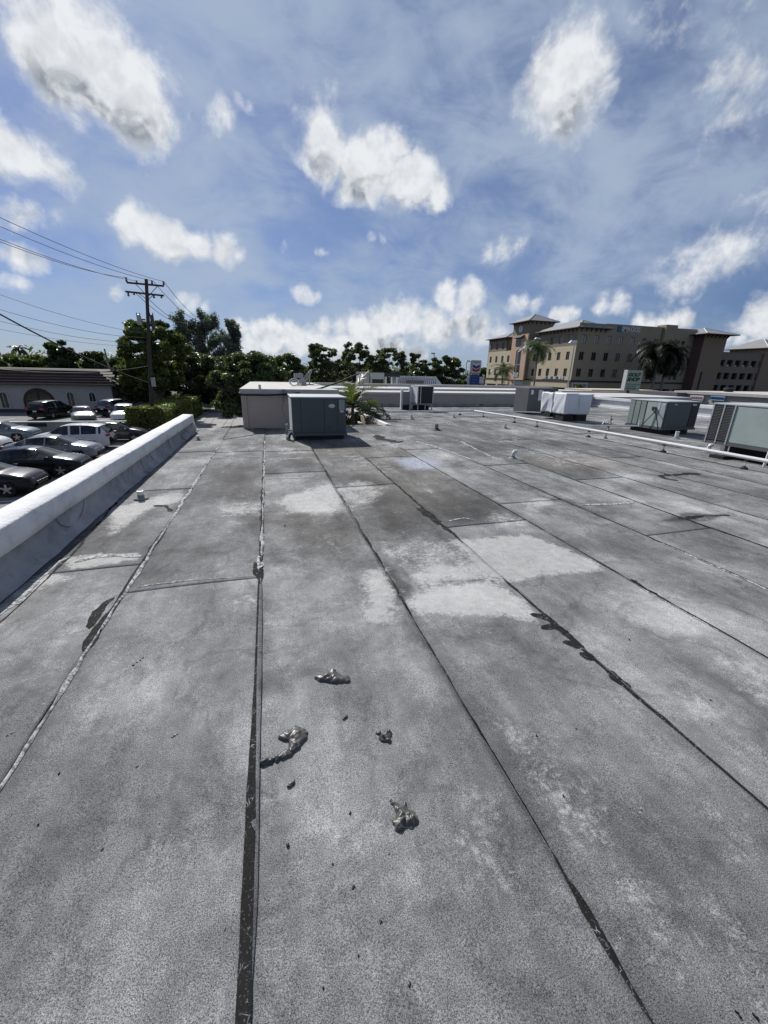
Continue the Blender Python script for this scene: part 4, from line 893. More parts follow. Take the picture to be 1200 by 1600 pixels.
    for wx in P['wx']:
        for s in (-1, 1):
            wh = MB(); k = 20; y0 = s*(Wd-.21); y1 = s*(Wd+.0)
            prof = [(.20, y0), (.315, y0), (.34, y0+s*.04), (.34, y1-s*.03), (.315, y1), (.22, y1), (.215, y1-s*.03)]
            for r, y in prof:
                for j in range(k): wh.v.append((wx+r*math.cos(2*math.pi*j/k), y, .34+r*math.sin(2*math.pi*j/k)))
            for a in range(len(prof)-1):
                for j in range(k): wh.f.append((a*k+j, a*k+(j+1) % k, (a+1)*k+(j+1) % k, (a+1)*k+j))
            ty = wh.build('wheel', RUB, t, world=False, smooth=False)
            rm = MB()
            for j in range(5):
                a = 2*math.pi*j/5+.3; c_, s_ = math.cos(a), math.sin(a); u_ = np.array([c_, 0, s_]); v_ = np.array([-s_, 0, c_]); o_ = np.array([wx, y1-s*.035, .34])
                rm.prism([o_+u_*.03-v_*.045, o_+u_*.22-v_*.035, o_+u_*.22+v_*.035, o_+u_*.03+v_*.045], (0, s*.02, 0))
            rm.prism([(wx+.06*math.cos(q), y1-s*.04, .34+.06*math.sin(q)) for q in np.linspace(0, 2*math.pi, 12)[:-1]], (0, s*.03, 0))
            rm.build('rim', rimm or RIM, ty, world=False)
            MB().prism([(wx+.215*math.cos(q), y1-s*.07, .34+.215*math.sin(q)) for q in np.linspace(0, 2*math.pi, 16)[:-1]], (0, s*.01, 0)).build('brake_disc', TRIM, ty, world=False)
    zb_ = sm(P['belt'], 2.0); 
    for s in (-1, 1):
        hx = L/2-.16
        MB().add([(hx+.075, s*.45, .66), (hx-.02, s*.76, .70), (hx-.30, s*.86, .78), (hx-.25, s*.80, .84), (hx-.02, s*.56, .80), (hx+.06, s*.42, .73)], [(0,1,2,3,4,5)]).build('headlight', LAMP, t, world=False)
        tx = -L/2; zt2 = .92 if kind == 'sedan' else 1.05
        MB().box(tx-.015, tx+.12, s*.50 if s > 0 else -.84, .84 if s > 0 else -.50, zt2-.12, zt2+.04).build('taillight', TAIL, t, world=False)
        MB().box(P['ws'][1]-.28, P['ws'][1]-.10, s*(Wd+.02) if s > 0 else -(Wd+.17), (Wd+.17) if s > 0 else -(Wd+.02), belt[40]+.0, belt[40]+.13).build('mirror', paint, t, world=False, bevel=.03)
        for hx_ in (.28, -.75): MB().box(hx_-.1, hx_+.1, s*(Wd-.005) if s > 0 else -(Wd+.02), (Wd+.02) if s > 0 else -(Wd-.005), .86 if kind == 'sedan' else .96, .89 if kind == 'sedan' else .99).build('door_handle', CHR, t, world=False)
    MB().box(L/2-.06, L/2+.004, -.45, .45, .40, .56).build('grille', TRIM, t, world=False)
    MB().box(-L/2-.012, -L/2+.05, -.16, .16, .62 if kind == 'sedan' else .72, .74 if kind == 'sedan' else .84).build('plate', PLATE, t, world=False)
    MB().box(-L/2-.006, -L/2+.3, -.7, .7, .28, .45).box(L/2-.3, L/2-.012, -.6, .6, .24, .36).each('bumper_trim', TRIM, t, world=False)
    return t
def cpaint(n, c, m=0., r=.22): return pm(n, c, r, .03, 1., metal=m, spec=.25, coat=.12)
BLK = cpaint('paint_black', (.010, .010, .011)); SIL = cpaint('paint_silver', (.24, .25, .26), .35); WHT = cpaint('paint_white', (.60, .61, .62)); GRB = cpaint('paint_bluegrey', (.17, .20, .23), .3); DGR = cpaint('paint_darkgrey', (.045, .047, .05), .2); BEI = cpaint('paint_champagne', (.20, .195, .175), .3)
L0 = GZ+.01; U0 = GZ+.505
make_car('parked_car', 'sedan', BLK, 'black sedan nearest the camera at the bottom left of the car park', (-12.3, 20.75, L0), 0)
make_car('parked_car', 'sedan', BLK, 'black sedan parked second from the camera, beside the silver sedan', (-11.7, 24.15, L0), 0)
make_car('parked_car', 'sedan', SIL, 'silver sedan parked between the black sedan and the white SUV', (-12.45, 28.2, L0), 0)
make_car('parked_car', 'suv', WHT, 'white SUV with red tail lights towards the roof, lower car park', (-12.85, 31.9, L0), math.pi)
make_car('parked_car', 'sedan', DGR, 'dark sedan parked between the white SUV and the hedge', (-11.35, 35.1, L0), 0)
make_car('parked_car', 'sedan', GRB, 'blue grey sedan at the left edge by the low wall', (-19.2, 36.2, L0), 0)
make_car('parked_car', 'sedan', WHT, 'white car mostly hidden behind the silver sedan at the left edge', (-18.9, 31.6, L0), 0)
make_car('parked_car', 'suv', BLK, 'black SUV showing its rear before the hall entrance arch', (-20.6, 47.9, U0), R(78))
make_car('parked_car', 'sedan', BEI, 'champagne sedan facing the low wall with sun glint on its windshield', (-16.4, 43.4, U0), R(-68))
make_car('parked_car', 'suv', GRB, 'grey SUV parked nose in at the right corner of the hall', (-15.4, 50.3, U0), R(62))
make_car('parked_car', 'suv', WHT, 'white SUV facing the low wall beside the hedge', (-12.75, 42.6, U0), R(-80))

# ------------------------------------------------------------------ vegetation
def leaf_material(name, a, b, rough=.45, trans=.3, spec=.5):
    m, t, p = principled(name); tc = nd(t, 'ShaderNodeTexCoord'); v = tc.outputs['Object']
    n = noise(t, v, .9, 5, .6); n2 = noise(t, v, 9., 2, .6)
    c = mixc(t, rng(t, mth(t, 'MULTIPLY_ADD', n2, .5, n), .5, 1.0), a, b)
    t.links.new(c, p.inputs['Base Color']); p.inputs['Roughness'].default_value = rough; p.inputs['Specular IOR Level'].default_value = spec
    tr = nd(t, 'ShaderNodeBsdfTranslucent'); t.links.new(mixc(t, .5, c, (.16, .22, .03)), tr.inputs['Color'])
    mx = nd(t, 'ShaderNodeMixShader'); mx.inputs[0].default_value = trans; t.links.new(p.outputs[0], mx.inputs[1]); t.links.new(tr.outputs[0], mx.inputs[2])
    t.links.new(mx.outputs[0], t.nodes['Material Output'].inputs['Surface']); return m
LF = dict(dark=leaf_material('leaf_dark', (.030, .050, .020), (.075, .105, .038), .36, .36, .55), mid=leaf_material('leaf_mid', (.045, .075, .025), (.10, .14, .045), .42, .32),
          lime=leaf_material('leaf_lime', (.05, .08, .018), (.12, .15, .03), .45, .35), grey=leaf_material('leaf_grey', (.07, .09, .05), (.15, .17, .10), .5, .42), blue=leaf_material('leaf_needle', (.09, .115, .095), (.17, .20, .17), .6, .3),
          black=leaf_material('leaf_backlit', (.010, .015, .007), (.02, .028, .012), .5, .06, .2), hedge=leaf_material('leaf_hedge', (.09, .12, .025), (.22, .24, .06), .42, .4))  # near-black leaf colour stands in for palms seen against the light
BARK = pm('bark', (.10, .085, .07), .9, .25, 6, .5, 30); PBARK = pm('palm_bark', (.20, .18, .16), .9, .2, 10, .4, 30)
def leaves(C, Rr, n, size, rg, up=.25, shell=.55, aspect=1.6):
    """n leaf quads in ellipsoidal clumps C (k,3) with radii Rr (k,3)"""
    k = rg.choice(len(C), n, p=(Rr.prod(1)**.67)/(Rr.prod(1)**.67).sum())
    d = rg.normal(size=(n, 3)); d /= np.linalg.norm(d, axis=1)[:, None]; r = (shell+(1.-shell)*rg.random(n)**.8)*(1+.22*np.abs(rg.normal(size=n))*rg.random(n))
    gz = rg.normal(size=(n, 3))*.60; gn = np.linalg.norm(gz, axis=1)[:, None]; gz *= np.minimum(1., 1.15/gn); P = C[k]+np.where(rg.random(n)[:, None] < .7, gz, d*r[:, None])*Rr[k]
    nn = d*.6+rg.normal(size=(n, 3))*.7+[0, 0, up]; nn /= np.linalg.norm(nn, axis=1)[:, None]
    a = np.cross(nn, rg.normal(size=(n, 3))); a /= np.linalg.norm(a, axis=1)[:, None]+1e-9; b = np.cross(nn, a)
    s = size*(.55+.9*rg.random(n))[:, None]; a *= s*aspect*.5; b *= s*.5
    V = np.stack([P-a, P+b*.9-a*.1, P+a, P-b*.9-a*.1], 1).reshape(-1, 3); F = np.arange(4*n).reshape(n, 4); return V, F
def tree(name, label, base, H, spread, mat, n, size, seed, crown0=.25, clumps=26, group=None, flat=1., trunk=True, cat='tree', droop=0., lean=0., core=.9, rs=.8, shell=.3):
    rg = np.random.default_rng(seed); t = thing(name, label, cat, base, 0, group)
    C = []; Rr = []
    hz = H*(1-crown0)
    for i in range(clumps):
        a = rg.random()*2*math.pi; u_ = rg.random()**.5; zz = crown0*H+hz*(.12+.82*rg.random()); prof = math.sin(min(1, max(.08, (zz/H-crown0)/(1-crown0)))**.75*math.pi*.94)**.6
        C.append((spread*core*u_*prof*math.cos(a)+lean*zz, spread*core*u_*prof*math.sin(a), zz)); q = rs*(.13+.17*rg.random()**1.5)*min(spread*1.3, hz); Rr.append((q*1.15, q*1.15, q*.72*flat))
    C, Rr = np.array(C), np.array(Rr); V, F = leaves(C, Rr, n, size, rg, shell=shell)
    V[:, 2] = np.maximum(V[:, 2], .03)
    np_mesh('crown', V, F, LF[mat], t)
    if trunk:
        mb = MB(); tr_ = max(.10, H*.022); fork = crown0*H*1.05+.3
        mb.tube([(0, 0, -.1), (.05*H*.2, 0, fork*.5), (.02, .05, fork)], [tr_*1.25, tr_, tr_*.85], 8)
        for i in rg.choice(clumps, min(9, clumps), replace=False):
            c = C[i]; m_ = (np.array([.02, .05, fork])+c)/2+rg.normal(size=3)*.25
            mb.tube([(.02, .05, fork*.92), m_, c], [tr_*.6, tr_*.36, tr_*.12], 6)
        mb.build('trunk', BARK, t, world=False)
    return t
def base_at(px, Y, z=GZ): 
    p = atY(px, 620, Y); return (p[0], Y, z)
def top_z(px, py, Y): return atY(px, py, Y)[2]
def px_tree(name, label, px, ytop, wpx, Y, mat, n, size, seed, **kw):
    b = base_at(px, Y, kw.pop('z', GZ)); H = top_z(px, ytop, Y)-b[2]; w = (atY(px+wpx/2, 580, Y)-atY(px-wpx/2, 580, Y))[0]/2
    return tree(name, label, b, H, w, LF and mat, n, size, seed, **kw)
def casuarina(label, px, ytop, wpx, Y, n, seed):
    b = base_at(px, Y); H = top_z(px, ytop, Y)-GZ; w = (atY(px+wpx/2, 580, Y)-atY(px-wpx/2, 580, Y))[0]/2; rg = np.random.default_rng(seed); t = thing('casuarina_tree', label, 'tree', b)
    C = []; Rr = []; mb = MB(); mb.tube([(0, 0, 0), (.1, 0, H*.5), (0, .1, H*.97)], [.25, .16, .03], 8)
    for i in range(34):
        z = H*(.18+.78*(i/34)); a = rg.random()*6.28; l = w*(1.15-.6*(i/34)**2)*rg.uniform(.5, 1.05); e = np.array([l*math.cos(a), l*math.sin(a), z+l*.7]); mb.tube([(0, 0, z), e*[.5, .5, 1]-[0, 0, l*.2], e], [.05, .03, .01], 5)
        for f in np.linspace(.3, 1.15, 5): C.append((e[0]*f, e[1]*f, z+l*.75*f+rg.normal()*.15)); q = rg.uniform(.3, .62); Rr.append((q*1.1, q*1.1, q*1.5))
    V, F = leaves(np.array(C), np.array(Rr), int(n*1.3), .17, rg, shell=.05, aspect=3.); np_mesh('crown', V, F, LF['blue'], t); mb.build('trunk', BARK, t, world=False); return t
px_tree('broadleaf_tree', 'tall leafy tree with sunlit yellow green crown behind the transformer pole', 252, 497, 118, 52, 'lime', 42000, .19, 1, crown0=.2, clumps=110, rs=.5)
px_tree('broadleaf_tree', 'dark green tree just right of the transformer pole, behind the hedge', 302, 548, 120, 62, 'dark', 34000, .18, 2, crown0=.06, clumps=120, rs=.48)
px_tree('sea_grape_tree', 'large dark glossy tree filling the view above the alley, left of the wall block', 394, 551, 138, 43, 'dark', 52000, .165, 3, crown0=.07, clumps=170, rs=.46)
px_tree('broadleaf_tree', 'dark tree closing the end of the alley behind the hedge', 345, 556, 100, 60, 'dark', 24000, .20, 31, crown0=.05, clumps=90, rs=.48)
px_tree('broadleaf_tree', 'low olive green tree at the left of the pole beside the hall', 205, 556, 76, 56, 'mid', 24000, .19, 4, crown0=.10, clumps=90, rs=.48)
px_tree('broadleaf_tree', 'round leaved dark tree rising over the middle of the hall roof', 110, 531, 56, 68, 'dark', 9000, .36, 5, crown0=.3, clumps=32, rs=.7, shell=.5)
px_tree('broadleaf_tree', 'broad green tree behind the left end of the hall roof', 55, 553, 85, 74, 'lime', 14000, .3, 6, crown0=.2, clumps=50, rs=.65)
px_tree('broadleaf_tree', 'dark tree cut by the left picture edge behind the hall', -2, 541, 50, 70, 'mid', 9000, .3, 7, crown0=.2, clumps=40, rs=.65)
px_tree('broadleaf_tree', 'green tree behind the right end of the hall roof', 160, 548, 60, 70, 'mid', 11000, .3, 8, crown0=.2, clumps=45, rs=.65)
casuarina('tall wispy grey green pine behind the second utility pole', 302, 500, 46, 84, 9000, 9)
casuarina('tallest wispy grey green pine right of the second utility pole', 334, 493, 52, 86, 11000, 10)
casuarina('feathery grey green pine at the right end of the pine row', 370, 503, 36, 88, 8000, 11)
px_tree('broadleaf_tree', 'dark leafy tree behind the satellite dishes', 450, 552, 70, 66, 'mid', 20000, .21, 12, crown0=.08, clumps=90, rs=.48)
OK_ = dict(crown0=.22, clumps=130, rs=.34, shell=.0)
px_tree('oak_tree', 'airy grey green tree left of centre beyond the flat roofs', 505, 534, 66, 72, 'grey', 16000, .20, 13, **OK_)
px_tree('oak_tree', 'airy tree with loose crown in the middle of the far tree row', 557, 533, 64, 74, 'grey', 15000, .20, 14, **OK_)
px_tree('oak_tree', 'airy dark tree above the distant rooftop units', 605, 541, 70, 72, 'grey', 17000, .20, 15, **OK_)
px_tree('broadleaf_tree', 'slim pointed tree right of the airy tree row', 644, 549, 30, 66, 'mid', 6000, .24, 16, crown0=.15, clumps=36, rs=.65)
px_tree('broadleaf_tree', 'dense dark tree immediately left of the petrol station sign', 694, 552, 66, 62, 'dark', 22000, .19, 17, crown0=.1, clumps=100, rs=.46)
px_tree('broadleaf_tree', 'dense dark bushy tree above the ribbed screen', 662, 560, 50, 63, 'dark', 15000, .19, 18, crown0=.06, clumps=70, rs=.46)
px_tree('broadleaf_tree', 'small dark tree behind the airy tree row', 532, 564, 90, 85, 'dark', 12000, .3, 19, crown0=.05, clumps=90, rs=.46)
px_tree('broadleaf_tree', 'dark low tree in the gap left of the distant units', 590, 566, 80, 86, 'dark', 11000, .3, 20, crown0=.05, clumps=80, rs=.46)
px_tree('shrub', 'dark rounded shrub at the corner of the hall', 197, 628, 36, 50, 'dark', 7000, .16, 21, crown0=.02, clumps=30, cat='shrub', trunk=False)
px_tree('shrub', 'small shrub by the foot of the petrol station sign', 752, 600, 18, 78, 'mid', 1800, .25, 22, crown0=.02, clumps=12, cat='shrub', trunk=False)
px_tree('broadleaf_tree', 'far dark tree between the petrol station sign and the tall building', 752, 574, 26, 150, 'mid', 3500, .5, 23, crown0=.1, clumps=20)
px_tree('shrub', 'dark shrub under the awning sign of the tall building', 905, 600, 26, 76, 'dark', 2500, .25, 24, crown0=.02, clumps=12, cat='shrub', trunk=False)
# far wood on the horizon, one mass
rg = np.random.default_rng(50); C = []; Rr = []
for i in range(150):
    a = R(-62+i*.75); d = rg.uniform(150, 230); C.append((math.sin(a)*d, math.cos(a)*d, GZ+rg.uniform(1, 5.5))); q = rg.uniform(4, 7); Rr.append((q*1.3, q*1.3, q*.8))
for i in range(60):
    C.append((rg.uniform(-70, -22), rg.uniform(78, 105), GZ+rg.uniform(1, 5))); q = rg.uniform(2.5, 4); Rr.append((q*1.3, q*1.3, q*.9))
for i in range(70):
    C.append((rg.uniform(-14, 40), rg.uniform(92, 112), GZ+rg.uniform(.5, 4.5))); q = rg.uniform(2., 3.4); Rr.append((q*1.4, q*1.4, q*.9))
V, F = leaves(np.array(C), np.array(Rr), 85000, .5, rg); V[:, 2] = np.maximum(V[:, 2], GZ+.05)
fw_ = np_mesh('far_wood', V, F, LF['mid']); fw_['kind'] = 'stuff'; fw_['label'] = 'distant band of dark green woodland along the horizon'
# hedge
hx0, hx1, hy0, hy1, hz1 = -10.9, -8.35, 36.8, 57., -1.72
hg = thing('clipped_hedge', 'long clipped yellow green hedge beside the alley at the pole foot', 'hedge', (-9.6, 46, GZ))
rg = np.random.default_rng(60); n = 26000
side = rg.choice(4, n, p=[.42, .30, .2, .08]); u_ = rg.random(n); v_ = rg.random(n); P = np.zeros((n, 3)); N = np.zeros((n, 3)); ln = rg.random(n)**1.6
P[:, 0] = np.where(side == 1, hx1, np.where(side == 3, hx0, hx0+(hx1-hx0)*u_)); P[:, 1] = np.where(side == 2, hy0, hy0+(hy1-hy0)*ln); P[:, 2] = np.where(side == 0, hz1, GZ+(hz1-GZ)*v_)
N[side == 0] = (0, 0, 1); N[side == 1] = (1, 0, 0); N[side == 2] = (0, -1, 0); N[side == 3] = (-1, 0, 0)
P += N*(rg.normal(size=(n, 1))*.07+.02)+rg.normal(size=(n, 3))*.02+N*(vnoise(P[:, 0]*1.5+P[:, 2], P[:, 1]*1.5, .8, 77)*.25)[:, None]
nn = N*.7+rg.normal(size=(n, 3))*.6; nn /= np.linalg.norm(nn, axis=1)[:, None]; a = np.cross(nn, rg.normal(size=(n, 3))); a /= np.linalg.norm(a, axis=1)[:, None]; b = np.cross(nn, a); s = .16*(.6+.8*rg.random(n))[:, None]
V = np.stack([P-a*s*.7, P+b*s*.5, P+a*s*.7, P-b*s*.5], 1).reshape(-1, 3)-np.array(hg.location); np_mesh('foliage', V, np.arange(4*n).reshape(n, 4), LF['hedge'], hg)
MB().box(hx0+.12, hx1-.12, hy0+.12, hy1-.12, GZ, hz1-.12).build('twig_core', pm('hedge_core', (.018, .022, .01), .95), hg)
# palms
def palm(name, label, base, trunk_h, fl, nf, mat, seed, tr=.16, group=None, droop=1., leafw=.055, stiff=0.):
    rg = np.random.default_rng(seed); t = thing(name, label, 'palm', base, 0, group)
    if trunk_h > .1:
        mb = MB(); k = 12; mb.tube([(.03*math.sin(i*.5)*trunk_h*.1, 0, trunk_h*i/k) for i in range(k+1)], [tr*(1.25-.4*i/k)*(1+.05*(i % 2)) for i in range(k+1)], 10); mb.build('trunk', PBARK, t, world=False)
    VV = []; FF = []; c0 = np.array([0, 0, max(trunk_h, .05)])
    for f in range(nf):
        az = 2*math.pi*f/nf*2.618+rg.uniform(-.2, .2); el0 = R(rg.uniform(-15, 78)+stiff); L = fl*rg.uniform(.8, 1.1); d = np.array([math.cos(az), math.sin(az), 0]); p = c0.copy(); el = el0; pts = [p.copy()]; k = 16
        for i in range(k):
            p = p+(d*math.cos(el)+np.array([0, 0, math.sin(el)]))*L/k; el -= R(rg.uniform(4, 8))*droop; pts.append(p.copy())
        pts = np.array(pts); side = np.cross(d, [0, 0, 1])
        for i in range(2, k+1):
            for q in range(2):
                pos = pts[i-1]+(pts[i]-pts[i-1])*q*.5; tt = (i+q*.5)/k; ll = L*.30*math.sin(min(1, tt*1.05+.12)*math.pi*.9)**.6+.05; tang = pts[i]-pts[i-1]; tang /= np.linalg.norm(tang)
                for s in (-1, 1):
                    dr = side*s*.85+tang*.55+np.array([0, 0, -.35*droop+.25*(stiff > 0)])+rg.normal(size=3)*.1; dr /= np.linalg.norm(dr); w = tang*leafw*(.7+.5*rg.random())
                    a = len(VV); VV += [pos-w, pos+w, pos+dr*ll*.6+w*.8+[0, 0, -.02], pos+dr*ll]; FF.append((a, a+1, a+2, a+3))
        for i in range(k):
            a = len(VV); w = side*.02*fl/2*(1-i/k)+1e-3; VV += [pts[i]-w, pts[i]+w, pts[i+1]+w, pts[i+1]-w]; FF.append((a, a+1, a+2, a+3))
    np_mesh('fronds', VV, FF, LF[mat], t); return t
p = atX(783, 610, 60.); c = atY(777, 573, p[1]); palm('royal_palm', 'left of two sunlit palms before the tall building, near the red doors', (p[0], p[1], GZ), c[2]-GZ-.6, 4.6, 26, 'mid', 71)
p = atX(833, 610, 57.); c = atY(836, 545, p[1]); palm('royal_palm', 'right of two sunlit palms before the tall building, by the clock tower', (p[0], p[1], GZ), c[2]-GZ+.2, 4.3, 26, 'mid', 72, droop=1.25)
c = atY(1008, 550, 70); palm('royal_palm', 'left of two big palms coloured as backlit silhouettes before the tall building', (atY(1020, 600, 70)[0], 70, GZ), c[2]-GZ, 6.0, 40, 'black', 73, tr=.24, droop=1.25, leafw=.11)
c = atY(1046, 553, 70); palm('royal_palm', 'right of two big palms coloured as backlit silhouettes before the tall building', (atY(1036, 600, 70)[0]+.3, 70.5, GZ), c[2]-GZ, 6.0, 40, 'black', 74, tr=.24, droop=1.25, leafw=.11)
c = atY(28, 542, 85); palm('palm_tree', 'tiny far palm above the trees at the far left', (c[0], 85, GZ), c[2]-GZ-.3, 1.8, 18, 'dark', 75)
wp = atY(551, 625, 14.6); palm('areca_palm', 'yellow green palm growing out of the light well beside the unit', (wp[0], 14.6, -1.2), 1.55, 1.45, 15, 'lime', 76, tr=.06, stiff=20, droop=.8, leafw=.03)
wp = atY(563, 630, 15.6); palm('areca_palm', 'low dark palm at the right of the light well below the parapet', (wp[0], 15.6, -1.2), 1.25, 1.25, 12, 'mid', 78, tr=.06, droop=1.3, leafw=.03)

# ------------------------------------------------------------------ utility poles and wires
WOOD = pm('pole_wood', (.05, .042, .036), .9, .25, 3, .3, 20, stretch=(4, 4, .4)); INS = pm('insulator', (.10, .11, .12), .3); CABLE = pm('cable_black', (.012, .012, .013), .6); TRF = pm('transformer_grey', (.33, .34, .35), .5, .06)
PY = 39.
pt_, pb = atY(228.5, 436, PY), atY(241, 690, PY); pb = np.array([pb[0], PY, GZ])
up_ = thing('utility_pole', 'wooden utility pole with two cross arms and two transformers at the hedge', 'utility pole', pb)
MB().tube([pb, (pb+pt_)/2, pt_], [.17, .15, .12], 12).build('pole', WOOD, up_)
def P_(x, y, Y=PY): return atY(x, y, Y)
def arm(par, a, b, name='cross_arm', th=.06):
    a, b = Vector(a), Vector(b); d = (b-a).normalized(); s = d.cross(Vector((0, 0, 1))).normalized()*th; u = Vector((0, 0, th))
    MB().prism([a-s-u, a+s-u, a+s+u, a-s+u], tuple(b-a)).build(name, WOOD, par)
arm(up_, P_(198, 441.5), P_(256, 447)); arm(up_, P_(196, 455.5), P_(256, 462))
for a, b in (((211, 443), (231, 463)), ((246, 447), (232, 463)), ((214, 457), (230, 468)), ((240, 461), (231, 468))): MB().tube([P_(*a), P_(*b)], .025, 6).build('brace', WOOD, up_)
for (x, y0, y1) in ((198, 441, 433), (256, 446, 439), (238, 445, 438), (214, 443, 438), (200, 457, 463), (209, 457, 461), (240, 461, 466), (252, 462, 466)):
    a, b = P_(x, y0), P_(x, y1); MB().lathe((a[0], a[1], min(a[2], b[2])), [(.06, 0), (.09, abs(b[2]-a[2])*.3), (.05, abs(b[2]-a[2])*.55), (.08, abs(b[2]-a[2])*.8), (.03, abs(b[2]-a[2]))], 8).build('insulator', INS, up_)
for (xa, xb, y0, y1, mt) in ((213, 222, 492, 508, TRF), (234, 243, 492, 516, pm('transformer_dark', (.07, .06, .065), .6))):
    a, b = P_(xa, y0), P_(xb, y1); r = (b[0]-a[0])/2*1.1; cx_ = (a[0]+b[0])/2
    tk = MB().lathe((cx_, PY, b[2]), [(r*.9, 0), (r, .06), (r, a[2]-b[2]-.06), (r*.92, a[2]-b[2]), (r*.3, a[2]-b[2]+.05)], 16).build('transformer', mt, up_)
    for dx in (-.12, .1): MB().lathe((cx_+dx, PY, a[2]), [(.035, 0), (.045, .06), (.03, .1), (.04, .14), (.02, .17)], 8).build('bushing', INS, tk)
    MB().box(min(cx_, pt_[0]-.4), max(cx_, pt_[0]-.5), PY-.04, PY+.04, (a[2]+b[2])/2, (a[2]+b[2])/2+.1).build('bracket', INS, up_)
MB().box(*(lambda q: (q[0]-.12, q[0]+.18, PY-.3, PY-.1, q[2]-.35, q[2]+.35))(P_(240, 597))).build('meter_box', TRF, up_)
P2Y = 74.; q2 = atY(309, 503, P2Y); b2 = np.array([atY(314, 640, P2Y)[0], P2Y, GZ])
u2 = thing('utility_pole', 'second utility pole farther off among the pines', 'utility pole', b2)
MB().tube([b2, q2], [.17, .12], 10).build('pole', WOOD, u2); arm(u2, atY(291, 503, P2Y), atY(325, 506, P2Y), th=.07)
for x in (291, 300, 318, 325): a = atY(x, 503, P2Y); MB().lathe((a[0], a[1], a[2]), [(.08, 0), (.12, .15), (.05, .3)], 8).build('insulator', INS, u2)
p3 = atY(163, 545, 66); u3 = thing('utility_pole', 'small slanting service pole above the hall roof', 'utility pole', (p3[0], 66, GZ)); MB().tube([(p3[0]+.5, 66, GZ), p3], [.14, .1], 8).build('pole', pm('pole_grey', (.25, .24, .23), .8), u3)
def wire(label, A, B, sag, r, name='power_line', grp=None):
    A, B = np.array(A), np.array(B); n = 30; P = [A+(B-A)*i/n-np.array([0, 0, sag*4*(i/n)*(1-i/n)]) for i in range(n+1)]
    o = MB().tube(P, r, 5).build(name, CABLE, smooth=True); tag(o, label, 'wire', grp); return o
def ext(a, b, k): a, b = np.array(a), np.array(b); return b+(a-b)*k
# high wires come from over the roof on the left to the top arm and on to the second pole
for (x0, y0, yA, ex, ey, lab) in ((0, 320, 24, 256, 440, 'topmost power line from the upper left to the pole'), (0, 334, 24, 240, 439, 'second power line from the top, upper left to the pole'), (0, 354, 24, 214, 439, 'third power line from the top, upper left to the pole'), (0, 358, 24, 199, 434, 'lowest of the four upper power lines reaching the pole')):
    B = P_(ex, ey); A = atY(x0, y0, yA); wire(lab, ext(A, B, 1.6), B, .55, .016)
for (ax, ay, bx, by, lab) in ((256, 440, 325, 502, 'outer right power line between the two poles'), (240, 440, 318, 502, 'second power line between the two poles'), (231, 466, 300, 503, 'third power line between the two poles'), (212, 458, 291, 503, 'inner left power line between the two poles')):
    wire(lab, P_(ax, ay), atY(bx, by, P2Y), .8, .022)
for (x0, y0, ex, ey, sg, r, lab) in ((0, 453, 228, 521, .25, .012, 'uppermost thin service wire sloping to the pole'), (0, 475, 230, 528, .3, .013, 'second thin service wire sloping to the pole'), (0, 493, 230, 535, .3, .013, 'third thin service wire sloping to the pole'),
                             (0, 510, 200, 541, .15, .010, 'lowest thin service wire under the thick cable'), (0, 483, 238, 600, .3, .05, 'thick black telephone cable sagging to the pole'), (0, 567, 236, 571, .35, .025, 'low cable passing in front of the hall roof')):
    B = P_(ex, ey); A = atY(x0, y0, 30); wire(lab, ext(A, B, 1.25), B, sg*1.6, r, 'service_wire')

# ------------------------------------------------------------------ the tall building at the right
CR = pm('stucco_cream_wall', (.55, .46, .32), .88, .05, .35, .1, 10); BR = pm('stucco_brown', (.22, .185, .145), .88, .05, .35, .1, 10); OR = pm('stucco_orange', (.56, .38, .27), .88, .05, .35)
RF = pm('roof_metal_grey', (.26, .255, .25), .55, .08, .6, stretch=(3, .4, 1)); HIP = pm('hip_cap', (.5, .5, .5), .6); SOF = pm('soffit_dark', (.10, .075, .065), .8)
WGL = pm('window_glass', (.02, .023, .026), .12, .25, .6, spec=.6); WFR = pm('window_trim', (.14, .115, .10), .7); BLIND = pm('window_blind', (.36, .37, .36), .6, .1, .8); BELT = pm('belt_dark', (.03, .025, .022), .7)
X0, Y0, XR = 65.8, 80., 99.2
B = thing('office_building', 'cream and brown office block with clock tower, hipped roofs and white rooftop lettering', 'building', (X0, Y0, GZ))
ZB = .75                                       # top of the ground floor
_win = {}
def window(par, P, U, N, w, h, blind=False, depth=.16):
    """window set back in its opening: P lower left corner on the wall face"""
    key = (round(w, 2), round(h, 2), blind, U)
    U_, N_ = Vector(U), Vector(N); o = origin(par)
    if key not in _win:
        f = MB(); Z = Vector((0, 0, 1))
        def bar(u0, u1, v0, v1, d0, d1):
            pts = [U_*u0+Z*v0-N_*d0, U_*u1+Z*v0-N_*d0, U_*u1+Z*v1-N_*d0, U_*u0+Z*v1-N_*d0]; f.prism([tuple(q) for q in pts], tuple(N_*(d0-d1)))
        t_ = .09
        bar(0, w, 0, t_, depth, depth-.08); bar(0, w, h-t_, h, depth, depth-.08); bar(0, t_, t_, h-t_, depth, depth-.08); bar(w-t_, w, t_, h-t_, depth, depth-.08); bar(w/2-.05, w/2+.05, t_, h-t_, depth, depth-.07)
        a = f.build('window', WFR, None); g = MB(); g.poly([tuple(U_*u+Z*v-N_*(depth-.01)) for u, v in ((0, 0), (w, 0), (w, h), (0, h))]); b = g.build('pane', BLIND if blind else WGL, a, world=False)
        _win[key] = (a, b); a.parent = par; a.location = Vector(P)-o; return a
    a0, b0 = _win[key]; a = a0.copy(); COL.objects.link(a); a.parent = par; a.location = Vector(P)-o; b = b0.copy(); COL.objects.link(b); b.parent = a; return a
